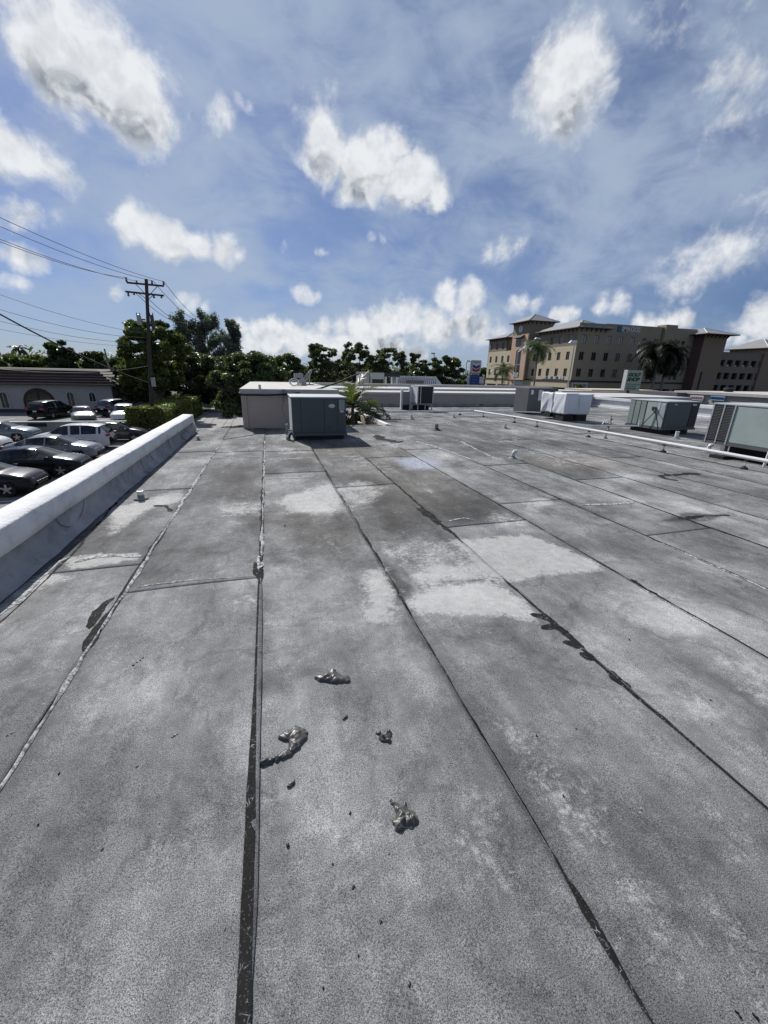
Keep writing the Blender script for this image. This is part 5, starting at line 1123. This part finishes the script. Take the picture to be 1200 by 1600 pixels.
def facade(par, name, mat, P, U, N, w, z0, z1, wins, blinds=()):
    """wall with openings; wins: (u_centre, z_centre, w, h)"""
    holes = [(u-ww/2, u+ww/2, z-h/2-z0, z+h/2-z0) for u, z, ww, h in wins]
    o = MB().wall((P[0], P[1], z0), U, (0, 0, 1), N, w, z1-z0, holes, .2).build(name, mat, par)
    for k, (u, z, ww, h) in enumerate(wins):
        q = Vector(P)+Vector(U)*(u-ww/2); window(par, (q.x, q.y, z-h/2), U, N, ww, h, k in blinds)
    return o
def hip(par, x0, x1, y0, y1, ze, za, ov=.9, name='hip_roof'):
    a, b, c, d = x0-ov, x1+ov, y0-ov, y1+ov; w, l = b-a, d-c; r = min(w, l)/2
    if w <= l: R0, R1 = ((a+b)/2, c+r, za), ((a+b)/2, d-r+.02, za)
    else: R0, R1 = (a+r, (c+d)/2, za), (b-r+.02, (c+d)/2, za)
    mb = MB(); e = ze
    if w <= l: mb.add([(a,c,e),(b,c,e),(b,d,e),(a,d,e),R0,R1], [(0,1,4),(1,2,5,4),(2,3,5),(3,0,4,5)])
    else: mb.add([(a,c,e),(b,c,e),(b,d,e),(a,d,e),R0,R1], [(0,1,5,4),(1,2,5),(2,3,4,5),(3,0,4)])
    o = mb.build(name, RF, par)
    MB().box(a, b, c, d, e-.14, e-.005).build('soffit', SOF, o)
    MB().tube([(a, c, e+.02), R0], .11, 6).tube([(b, c, e+.02), R0 if w <= l else R1], .08, 6).build('hip_cap', HIP, o)
    for y in np.arange(y0+.5, y1, 1.25): MB().prism([(x0, y, e-.14), (x0-.7, y, e-.14), (x0, y, e-.85)], (0, .14, 0)).build('bracket', SOF, o)
    for x in np.arange(x0+.6, x1, 1.25): MB().prism([(x, y0, e-.14), (x, y0-.7, e-.14), (x, y0, e-.85)], (.14, 0, 0)).build('bracket', SOF, o)
    return o
UL, NL = (0, -1, 0), (-1, 0, 0)                # left face runs towards the camera
UF, NF = (1, 0, 0), (0, -1, 0)
ws_, hs_ = 1.25, 1.75
Lw = lambda ys, z, top: [(top-y, z, ws_*.9, hs_) for y in ys]
# right wing, left face: cream below, brown top storey
yw = [82.3, 85.4, 88.6]; ywb = yw+[91.6]
facade(B, 'wall', CR, (X0, 93.4, 0), UL, NL, 13.4, ZB, 8.3, Lw(ywb, 2.7, 93.4)+Lw(ywb, 6.25, 93.4))
facade(B, 'upper_wall', BR, (X0+.01, 93.4, 0), UL, NL, 13.39, 8.3, 11.9, Lw(yw, 9.75, 93.4), (0, 1))
# front face
fx = [67.55+3.3*k for k in range(7)]
fr = [(x-X0, 2.7, ws_, hs_) for x in fx[:8]]+[(x-X0, 6.2, ws_, hs_) for x in fx]+[(x-X0, 9.65, ws_, hs_) for x in fx]+[(94.0-X0, z, 1.1, hs_) for z in (2.5, 9.5)]+[(95.6-X0, z, 1.1, hs_) for z in (2.5, 9.5)]
FRW = pm('stucco_front_shaded', (.31, .26, .19), .88, .05, .35, .1, 10)  # darker stucco copy: the front's shade put into its colour
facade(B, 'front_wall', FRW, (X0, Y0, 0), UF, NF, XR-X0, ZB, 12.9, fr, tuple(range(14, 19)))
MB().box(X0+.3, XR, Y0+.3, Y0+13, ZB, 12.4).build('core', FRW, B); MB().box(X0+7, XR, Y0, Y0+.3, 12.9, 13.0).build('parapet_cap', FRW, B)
MB().box(89.0, 92.4, Y0-.5, Y0+2, 1.0, 13.55).build('pilaster', FRW, B)
MB().box(88.55, 88.75, Y0-.06, Y0, 1, 12.9).build('joint', SOF, B)
# left face: balcony recess, tower, left wing
MB().box(X0+2.2, X0+8, 93.4, 97.2, ZB, 11.9).build('recess_wall', BR, B)
facade(B, 'recess_front', CR, (X0+.4, 97.2, 0), UL, NL, 3.8, ZB, 8.2, Lw([95.2], 2.7, 97.2)+Lw([95.2], 6.25, 97.2))
MB().box(X0+.35, X0+.45, 93.4, 97.2, 8.2, 9.2).build('balcony_rail', pm('rail_grey', (.15, .15, .15), .6), B)
TY0, TY1, TX = 97.2, 104.4, X0-.8
MB().box(TX, TX+.36, TY0, TY0+.02, ZB, 12.1).build('tower_edge', OR, B)
facade(B, 'tower_wall', OR, (TX, TY1, 0), UL, NL, 7.2, ZB, 12.1, [(3.8, 2.9, 2.6, 3.2), (3.8, 6.4, 2.4, 3.6)])
MB().box(TX+.35, TX+7, TY0, TY1, ZB, 14.9).build('tower_core', BR, B)
MB().box(TX-.02, TX+.36, TY0, TY1, 12.1, 14.9).build('tower_top', BR, B)
MB().prism([(TX-.02, 101.4+1.1*math.cos(t), 11.4+.9*math.sin(t)) for t in np.linspace(0, math.pi, 12)]+[(TX-.02, 100.3, 9.2), (TX-.02, 102.5, 9.2)], (-.06, 0, 0)).build('arched_window', WGL, B)
MB().prism([(TX-1.2, 98.9, 11.2), (TX-.02, 98.9, 11.9), (TX-.02, 98.9, 11.1)], (0, 3.6, 0)).build('canopy', SOF, B)
ck = MB().prism([(TX-.03, 100.9+.85*math.cos(t), 13.35+.85*math.sin(t)) for t in np.linspace(0, 2*math.pi, 20)[:-1]], (-.08, 0, 0)).build('clock_face', pm('clock_white', (.62, .62, .6), .6), B)
MB().box(TX-.16, TX-.12, 100.86, 100.94, 13.3, 13.95).box(TX-.16, TX-.12, 100.9, 101.3, 13.3, 13.38).each('clock_hands', BELT, ck)
hip(B, TX, TX+7, TY0, TY1, 15.0, 17.0, 1.0)
facade(B, 'wall', CR, (X0, 118.2, 0), UL, NL, 13.8, ZB, 8.4, Lw([116.4, 113.1, 109.8, 106.7], 2.7, 118.2)+Lw([116.4, 113.1, 109.8, 106.7], 6.25, 118.2))
facade(B, 'upper_wall', BR, (X0+.01, 118.2, 0), UL, NL, 10, 8.4, 11.9, Lw([116.6, 113.3, 110.0], 9.75, 118.2))
MB().box(X0+.3, X0+12, 104.4, 118.1, ZB, 8.35).box(X0+.3, X0+9, 108.2, 118.1, 8.35, 11.9).each('core', BR, B)
MB().box(X0, X0+8, 118.1, 118.2, ZB, 11.9).build('end_wall', BR, B)
hip(B, X0, X0+8, 108.2, 118.2, 11.95, 13.7, .9)
hip(B, X0, X0+7.2, 80., 93.4, 11.95, 13.9, .95)
# ground floor arcade
MB().box(X0-.14, XR, Y0-.14, 118.3, ZB-.05, ZB+.3).build('belt_course', BELT, B)
MB().box(X0+1.6, XR, Y0+1.6, 118, GZ, ZB-.05).build('shop_front', pm('shop_dark', (.035, .033, .033), .5), B)
for y in (80., 92.8, 97., 104, 111, 117.4): MB().box(X0, X0+1.2, y, y+.9, GZ, ZB-.05).build('column', OR if y in (97., 104) else CR, B)
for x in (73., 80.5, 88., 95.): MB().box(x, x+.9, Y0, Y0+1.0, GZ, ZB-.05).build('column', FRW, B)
MB().box(X0-.03, X0+.3, 80.9, 118.2, ZB-1.35, ZB-.05).build('fascia', CR, B); MB().box(X0, XR, Y0-.03, Y0+.3, ZB-1.3, ZB-.05).build('fascia', FRW, B)
REDD = pm('red_shutter', (.22, .02, .025), .5)
for y in (112.2, 114.4, 116.2): MB().box(X0+.7, X0+.8, y-.75, y+.75, GZ, ZB-1.4).build('red_door', REDD, B)
WS = pm('sign_white', (.62, .62, .6), .6, .05); DK = pm('sign_dark', (.03, .035, .05), .6); BLU = pm('sign_navy', (.03, .06, .16), .6)
sg = MB().box(X0-.12, X0-.04, 98., 101.6, ZB-1.25, ZB-.25).build('shop_sign', WS, B); 
sg = MB().box(X0+.02+.4, X0+4.7, Y0-.14, Y0-.05, ZB-1.25, ZB-.2).build('shop_sign', WS, B); text_obj('lettering', 'SECURUSA', .85, BLU, B, (X0+.7, Y0-.15, ZB-1.05), UF, (0, 0, 1), fit=3.7, bold=.02)
for y in (95.6, 94.): MB().box(X0+.3, X0+.38, y-.55, y+.55, ZB-1.3, ZB-.3).build('shop_sign', WS, B)
MB().box(X0-.1, X0-.04, 82.5, 90.5, ZB+.42, ZB+1.1).build('letter_band', pm('band_grey', (.45, .43, .40), .7), B)
for k, q in enumerate('RBMISAL'): MB().box(X0-.16, X0-.1, 89.6-k*.95-.5, 89.6-k*.95, ZB+.5, ZB+1.02).build('raised_letter', DK if k % 2 else WS, B)
MB().box(TX-.05, TX+.02, 99.7, 101.9, 1.5, 2.6).build('balcony_sign', WS, B)
# IMAGOS lettering
LET = pm('letter_white', (.66, .66, .66), .5)
pL = atY(971, 521, Y0); x0_ = atY(972, 516, Y0)[0]; x1_ = atY(1000, 517, Y0)[0]
text_obj('lettering', 'IMAGOS', 1.45, LET, B, (x0_, Y0-.06, atY(972, 517.8, Y0)[2]), UF, (0, 0, 1), .05, fit=x1_-x0_, bold=.02)
xa, xb = atY(963, 522, Y0)[0], atY(998, 522, Y0)[0]
text_obj('lettering', 'PLASTIC SURGERY', .8, pm('letter_grey', (.42, .42, .42), .5), B, (xa, Y0-.06, atY(963, 523, Y0)[2]), UF, (0, 0, 1), .04, fit=xb-xa)
za, zb2 = atY(963, 519, Y0)[2], atY(963, 508.5, Y0)[2]
lg = MB().box(xa, x0_-.25, Y0-.08, Y0-.01, za, zb2).build('emblem', pm('emblem_blue', (.03, .10, .19), .5), B)
MB().add([(xa+.1, Y0-.085, za+.1), (xa+.6, Y0-.085, za+.7), (x0_-.3, Y0-.085, zb2-.15), (x0_-.75, Y0-.085, zb2-.6)], [(0,1,2,3)]).build('emblem_swoosh', pm('swoosh_pale', (.3, .45, .55), .5), lg)
# stair tower and garage
G_ = thing('parking_garage', 'brown stair tower and open parking garage right of the office block', 'building', (105, 78, GZ))
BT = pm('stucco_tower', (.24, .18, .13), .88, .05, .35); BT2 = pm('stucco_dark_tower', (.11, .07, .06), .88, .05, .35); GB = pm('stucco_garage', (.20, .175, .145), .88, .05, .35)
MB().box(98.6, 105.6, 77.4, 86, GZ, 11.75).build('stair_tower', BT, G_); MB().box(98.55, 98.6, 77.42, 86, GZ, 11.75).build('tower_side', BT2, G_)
MB().box(100.2, 100.45, 77.2, 77.42, -2, 3.6).build('downpipe', BELT, G_)
hip(G_, 98.6, 105.6, 77.4, 86, 11.85, 13.5, 1.6)
gw = [(109.0-105.6+2.72*k, z, 1.9, 1.5) for k in range(6) for z in (5.85, 2.85, -.1)]
holes = [(u-w/2, u+w/2, z-h/2-GZ, z+h/2-GZ) for u, z, w, h in gw]
MB().wall((105.6, 79.6, GZ), UF, (0, 0, 1), NF, 17.4, 8.25-GZ, holes, .45).build('garage_front', GB, G_)
MB().box(105.6, 123, 80.6, 100, GZ, 8.1).build('garage_core', pm('garage_shade', (.02, .018, .017), .9), G_)  # near-black block: shade behind the openings put into its colour
for k in range(5): MB().box(108.2+2.72*k, 109.8+2.72*k, 80.3, 80.5, 5.15, 5.45+.1*(k % 2)).build('sunlit_barrier', WS, G_)  # white colour stands in for sunlight on the inner barrier
MB().box(122.2, 130, 79.2, 88, GZ, 9.7).build('end_tower', BT, G_); hip(G_, 122.6, 130, 79.4, 88, 9.8, 12.2, 1.2)
MB().box(105.6, 123, 79.55, 79.9, 8.25, 8.4).build('parapet_cap', GB, G_)

# ------------------------------------------------------------------ street furniture and signs in the middle distance
def street_lamp(label, bx, by, tx, ty, X=None, Y=None, head=(0, 0), arm_len=0.):
    P = (lambda x, y: atX(x, y, X)) if X else (lambda x, y: atY(x, y, Y)); a, b = P(bx, by), P(tx, ty); t = thing('street_lamp', label, 'street lamp', (a[0], a[1], GZ))
    base = np.array([a[0], a[1], GZ]); top = np.array([a[0], a[1], b[2]])
    MB().tube([base, top], [.13, .08], 8).build('pole', GALV, t)
    return t, top
LH = pm('lamp_head_white', (.66, .67, .68), .4)
t, top = street_lamp('tall grey street lamp with long arm before the clock tower', 803, 600, 809, 545, Y=74)
h = atY(841, 529, 74); MB().tube([top, top+(h-top)*.5+np.array([0, 0, .1]), h], [.07, .06, .05], 8).tube([top-np.array([0, 0, .7]), top+(h-top)*.35-np.array([0, 0, .1])], .05, 6).build('arm', GALV, t); MB().frustum((h[0]-.8, h[0]+.5, 73.8, 74.2), h[2]-.1, (h[0]-.5, h[0]+.3, 73.9, 74.1), h[2]+.18).build('lamp_head', LH, t)
t, top = street_lamp('street lamp with bulky white head before the corner of the office block', 886, 610, 897, 535, Y=58)
MB().frustum((top[0]-1.1, top[0]+.35, 57.8, 58.2), top[2]-.1, (top[0]-.7, top[0]+.25, 57.9, 58.1), top[2]+.28).box(top[0]-.15, top[0]+.3, 57.85, 58.15, top[2]-.05, top[2]+.3).build('lamp_head', LH, t)
t, top = street_lamp('white street lamp just left of the petrol station sign', 726, 606, 727, 565, Y=70)
MB().frustum((top[0]-.1, top[0]+.7, 69.8, 70.2), top[2]-.05, (top[0]-.05, top[0]+.5, 69.9, 70.1), top[2]+.25).build('lamp_head', LH, t)
t, top = street_lamp('thin far street lamp with small curved arm above the dark trees', 676, 600, 674, 552, Y=95)
h = atY(677, 552, 95); MB().tube([top-np.array([0, 0, .5]), top-np.array([.5, 0, 0])+np.array([0,0,0.]), h], .05, 6).build('arm', GALV, t); MB().box(h[0]-.5, h[0]+.4, 94.8, 95.2, h[2]-.1, h[2]+.1).build('lamp_head', DK, t)
# petrol station sign
SY = 66.; a, b = atY(735, 583.5, SY), atY(753, 563, SY); cx_ = (a[0]+b[0])/2; hw = (b[0]-a[0])/2
cs = thing('petrol_sign', 'tall petrol sign with blue and red V stripes above a blue price panel', 'sign', (cx_, SY, GZ))
RED = pm('sign_red', (.42, .02, .03), .5, .05); NAVY = pm('sign_blue', (.02, .05, .19), .5, .05)
MB().box(cx_-hw, cx_+hw, SY, SY+.5, a[2], b[2]).build('cabinet', pm('cabinet_silver', (.33, .35, .38), .5), cs, bevel=.1)
MB().box(cx_-hw*.86, cx_+hw*.86, SY-.03, SY, a[2]+.15, b[2]-.15).build('face', WS, cs)
def chev(zc, col, nm):
    w, d, h = hw*.72, .28, .42
    MB().prism([(cx_-w, SY-.045, zc+h/2), (cx_, SY-.045, zc+h/2-d), (cx_+w, SY-.045, zc+h/2), (cx_+w, SY-.045, zc-h/2), (cx_, SY-.045, zc-h/2-d), (cx_-w, SY-.045, zc-h/2)], (0, .014, 0)).build(nm, col, cs)
hh = b[2]-a[2]; chev(a[2]+hh*.58, NAVY, 'upper_stripe'); chev(a[2]+hh*.32, RED, 'lower_stripe')
text_obj('lettering', 'Chevron', .4, pm('letter_maroon', (.25, .06, .06), .5), cs, (cx_-hw*.62, SY-.05, a[2]+hh*.80), UF, (0, 0, 1), .01, fit=hw*1.24)
c_, d_ = atY(733, 607, SY), atY(750, 586, SY)
MB().box(cx_-hw*.95, cx_+hw*.9, SY+.05, SY+.45, GZ+2.2, d_[2]).build('price_panel', NAVY, cs)
for k, z in enumerate((.3, .75, 1.2)): MB().box(cx_-hw*.5, cx_+hw*(.1+.2*(k % 2)), SY+.03, SY+.05, d_[2]-z-.06, d_[2]-z).build('price_row', pm('price_pale', (.2, .26, .42), .5), cs)
for s in (-1, 1): MB().box(cx_+s*hw*.7-.1, cx_+s*hw*.7+.1, SY+.15, SY+.35, GZ, a[2]+.1).build('post', GALV, cs)
cb_ = thing('station_canopy', 'white flat petrol station canopy behind the blue sign', 'canopy', (33, 90, GZ)); e0, e1 = atY(728, 599, 90), atY(757, 589, 90)
MB().box(e0[0]-4, e1[0], 90, 100, e0[2], e1[2]).build('fascia', WS, cb_); MB().box(e0[0]-3, e0[0]-2.5, 92, 92.5, GZ, e0[2]).box(e1[0]-1.5, e1[0]-1, 92, 92.5, GZ, e0[2]).each('post', GALV, cb_)
# golf shop sign
GY_ = 46.; a, b = atY(976, 609, GY_), atY(1003, 578, GY_); 
gs = thing('shop_sign', 'pale green pylon sign with dark green capitals on a rusty post', 'sign', ((a[0]+b[0])/2, GY_, GZ)); gl, gr_ = atY(978, 595, GY_)[0], atY(1002, 595, GY_)[0]
zt_, zb_ = atY(990, 578.5, GY_)[2], atY(990, 610, GY_)[2]; GRN = pm('sign_palegreen', (.42, .47, .38), .6, .08); GD = pm('sign_green', (.02, .06, .03), .6)
MB().box(gl, gr_, GY_, GY_+.5, zb_, zt_).build('cabinet', GRN, gs); MB().box(gl-.06, gl+.0, GY_-.05, GY_+.55, zb_-.03, zt_+.03).build('side_trim', WS, gs)
H_ = zt_-zb_; fitw = (gr_-gl)*.82
text_obj('lettering', 'GOLF', .62, GD, gs, (gl+.2, GY_-.01, zb_+H_*.70), UF, (0, 0, 1), .01, shear=.25, fit=fitw, bold=.035)
text_obj('lettering', 'SHOP', .62, GD, gs, (gl+.15, GY_-.01, zb_+H_*.47), UF, (0, 0, 1), .01, shear=.25, fit=fitw, bold=.035)
MB().box(gl, gr_, GY_-.02, GY_, zb_+H_*.30, zb_+H_*.325).build('divider', GD, gs)
text_obj('lettering', 'GOLF', .3, GD, gs, (gl+.35, GY_-.01, zb_+H_*.17), UF, (0, 0, 1), .01, fit=fitw*.7); text_obj('lettering', 'REPAIRS', .3, GD, gs, (gl+.2, GY_-.01, zb_+H_*.05), UF, (0, 0, 1), .01, fit=fitw*.85)
MB().box((gl+gr_)/2-.5, (gl+gr_)/2-.2, GY_+.1, GY_+.4, GZ, zb_).build('post', pm('rust', (.18, .07, .03), .9, .3, 6), gs)
# strip of shops beyond the right parapet
SX = 30.; s0, s1 = atX(1057, 611.5, SX), atX(1210, 619.5, SX); s2 = atX(1057, 622, SX)
st = thing('strip_mall', 'low beige shop row with small signs beyond the right parapet', 'building', (SX, s0[1], GZ)); SB = pm('mall_beige', (.40, .36, .32), .88, .07, .5)
MB().box(SX, SX+10, 8, s0[1], GZ, s0[2]-.12).build('wall_body', SB, st); MB().box(SX-.12, SX+10, 8, s0[1]+.1, s0[2]-.12, s0[2]+.06).build('cornice', pm('mall_cornice', (.5, .47, .43), .85), st)
for (xa, xb, m_, nm) in ((1080, 1101, WS, 'shop_sign'), (1112, 1135, pm('sign_sky', (.28, .46, .60), .5), 'shop_sign')):
    A, C_ = atX(xa, 620, SX), atX(xb, 620, SX); zc = atX((xa+xb)/2, 621.5+(xa-1080)*.02, SX)[2]
    s_ = MB().box(SX-.1, SX-.02, C_[1], A[1], zc-.16, zc+.16).build(nm, m_, st)
    n = 6
    for k in range(n): y = A[1]+(C_[1]-A[1])*(k+.5)/n; MB().box(SX-.115, SX-.1, y-.13, y+.1, zc-.07, zc+.07).build('raised_letter', pm('letter_red', (.45, .25, .28), .6) if m_ is WS else BLU, st)
k0, k1 = atX(1011, 611, SX-1), atX(1056, 624, SX-1)
gm = thing('grey_mansard', 'plain dark grey mansard box on the low shops left of the small signs', 'roof box', (SX-1, k0[1], GZ)); MB().box(SX-1, SX+6, k1[1], k0[1], GZ, k0[2]).build('box_body', pm('mansard_grey', (.15, .145, .15), .8, .06), gm)
MB().lathe((SX+3, (k0[1]+k1[1])/2-2, k0[2]), [(.28, 0), (.28, .3), (.36, .31), (.34, .38), (.1, .42)], 14).build('roof_fan', BLACK, gm)
c0, c1 = atY(925, 608.5, 52), atY(1012, 618, 52)
cs_ = thing('cream_wall', 'sunlit cream wall strip below the golf sign', 'wall', (c0[0], 52, GZ)); MB().box(c0[0], c1[0]+2, 52, 58, GZ, c0[2]).build('wall_body', pm('cream_wall', (.66, .56, .43), .85), cs_)

# ------------------------------------------------------------------ sealant lumps and litter on the near roof
LUMP = pm('cured_sealant', (.075, .071, .066), .36, .35, 25, .15, 60, spec=.42, detail=6)
def lump(label, px, py, blobs, size, seed, name='sealant_lump', mat=None, ridge=.45):
    """blobs: (dx, dy, r, h) in units of size; a mound built as a height sheet"""
    c = at(px, py); n = 46; g = np.linspace(-1.5, 1.5, n); size = size*(1.2 if size > .035 else 1.); X, Y = np.meshgrid(g, g, indexing='ij'); h = np.zeros_like(X)
    wx, wy = X+vnoise(X+seed, Y, 2.1, seed)*.35, Y+vnoise(X, Y+seed, 2.3, seed+1)*.35
    wx = wx+vnoise(X, Y+seed, 6.5, seed+6)*.10; wy = wy+vnoise(X+seed, Y, 6.8, seed+7)*.10
    for dx, dy, r, hh in blobs: h = h+hh*np.exp(-1.9*((wx-dx)**2+(wy-dy)**2)/(r*r))
    h = np.clip(h-.10, 0, None); h = np.where(h > 0, h**.75, 0)*.9; fold = np.abs(vnoise(X*1.2+Y*.8, Y-X*.5, 3.2, seed+8))*2; h = h*(.55+.7*fold)
    hm = h > .02; h = h*(1+ridge*vnoise(X, Y, 5., seed+4))
    Z = np.where(hm, h*size*.42+.008, .0); V = np.stack([X*size, Y*size, Z], -1).reshape(-1, 3); id_ = np.arange(n*n).reshape(n, n)
    F = np.stack([id_[:-1, :-1], id_[1:, :-1], id_[1:, 1:], id_[:-1, 1:]], -1).reshape(-1, 4); F = F[hm.ravel()[F].any(1)]
    used, inv = np.unique(F, return_inverse=True); ob = np_mesh(name, V[used], inv.reshape(F.shape), mat or LUMP, None, smooth=True); ob.location = (c[0], c[1], 0); tag(ob, label, 'sealant lump' if 'lump' in name else 'debris'); return ob
lump('flat twisted grey sealant lump farthest of the near roof lumps', 522, 1060, [(-.7,.15,.35,.35),(-.3,.05,.42,.5),(.2,-.15,.45,.45),(.65,-.3,.36,.3),(-.1,.45,.25,.55),(-.85,.4,.15,.3)], .075, 1)
lump('curled grey sealant lump near the black seam, left of the others', 458, 1154, [(.2,.3,.55,.5),(.45,-.1,.45,.5),(.1,-.5,.45,.4),(-.35,.2,.3,.35),(-.7,.1,.25,.2),(-.2,-.8,.2,.25)], .058, 2)
lump('small worm shaped sealant lump next to the black seam', 433, 1186, [(-.8,0,.3,.4),(-.4,-.05,.25,.3),(0,0,.25,.3),(.4,.1,.25,.35),(.75,.25,.28,.4)], .05, 3)
lump('small pointed sealant lump with a thin tail, right of the curled one', 601, 1152, [(0,-.1,.5,.8),(.3,.3,.35,.5),(.2,-.6,.3,.4),(-.5,.6,.2,.25),(-.8,.95,.12,.15)], .042, 4)
lump('largest sealant lump with spiky tail, nearest the camera', 628, 1276, [(0,-.3,.62,.75),(.45,-.3,.4,.6),(-.4,-.5,.35,.45),(-.05,.3,.3,.5),(-.2,.7,.24,.4),(-.3,1.05,.15,.25),(.3,.5,.12,.4),(.5,.75,.08,.35)], .052, 5)
for px, py, s, lab in ((538,1122,.022,'small dark crumb of sealant between the flat and pointed lumps'),(217,1035,.04,'slim dark flake lying on the left roofing strip'),(272,1152,.02,'pale pebble on the left roofing strip'),(32,1102,.028,'dark pebble at the left picture edge'),(16,1150,.024,'light pebble below the dark one at the left edge'),(454,1226,.022,'greenish crumb below the curled sealant lump')):
    lump(lab, px, py, [(-.3,-.2,.5,.4),(.3,.2,.5,.5),(.7,.5,.25,.3)] if s != .04 else [(-.6,-.8,.28,.35),(-.2,-.25,.2,.25),(.2,.3,.22,.3),(.6,.9,.22,.3)], s*.75, int(px), 'debris_flake')
CHIP = pm('dark_chip', (.03, .028, .026), .7, .3, 20)
for px, py, s in ((608,1337,.010),(552,1388,.016),(595,1443,.016),(547,1272,.013),(640,1540,.013),(790,1520,.011),(520,1352,.008),(838,1150,.012),(765,1208,.008),(880,1245,.009),(1002,1268,.010),(683,1388,.007),(215,1200,.012),(93,1210,.012),(160,1330,.012),(60,1290,.009),(355,1345,.008),(352,1455,.008),(560,1495,.008),(450,1322,.015),(983,1000,.014),(700,1495,.006),(1110,1095,.012),(900,1140,.008),(330,1105,.007),(250,1290,.009),(505,1545,.007),(445,822,.03)):
    o = lump('scattered tiny dark chip lying on the near roof', px, py, [(-.3,-.3,.5,.5),(.25,.2,.5,.6),(.7*rnd.uniform(-1,1),.6,.3,.3)], s*.45, int(px)+3, 'debris_chip', CHIP); o['group'] = 'tiny chips scattered on the roof'
for px, py in ((1062,1586),(1090,1592)):
    o = lump('dark scab of tar at the bottom right corner of the roof', px+90, py, [(0,-.5,.3,.3),(.1,0,.35,.35),(0,.5,.3,.3)], .010, px, 'tar_scab', TAR); o['category'] = 'tar'; o['group'] = 'tar scabs at the bottom right'
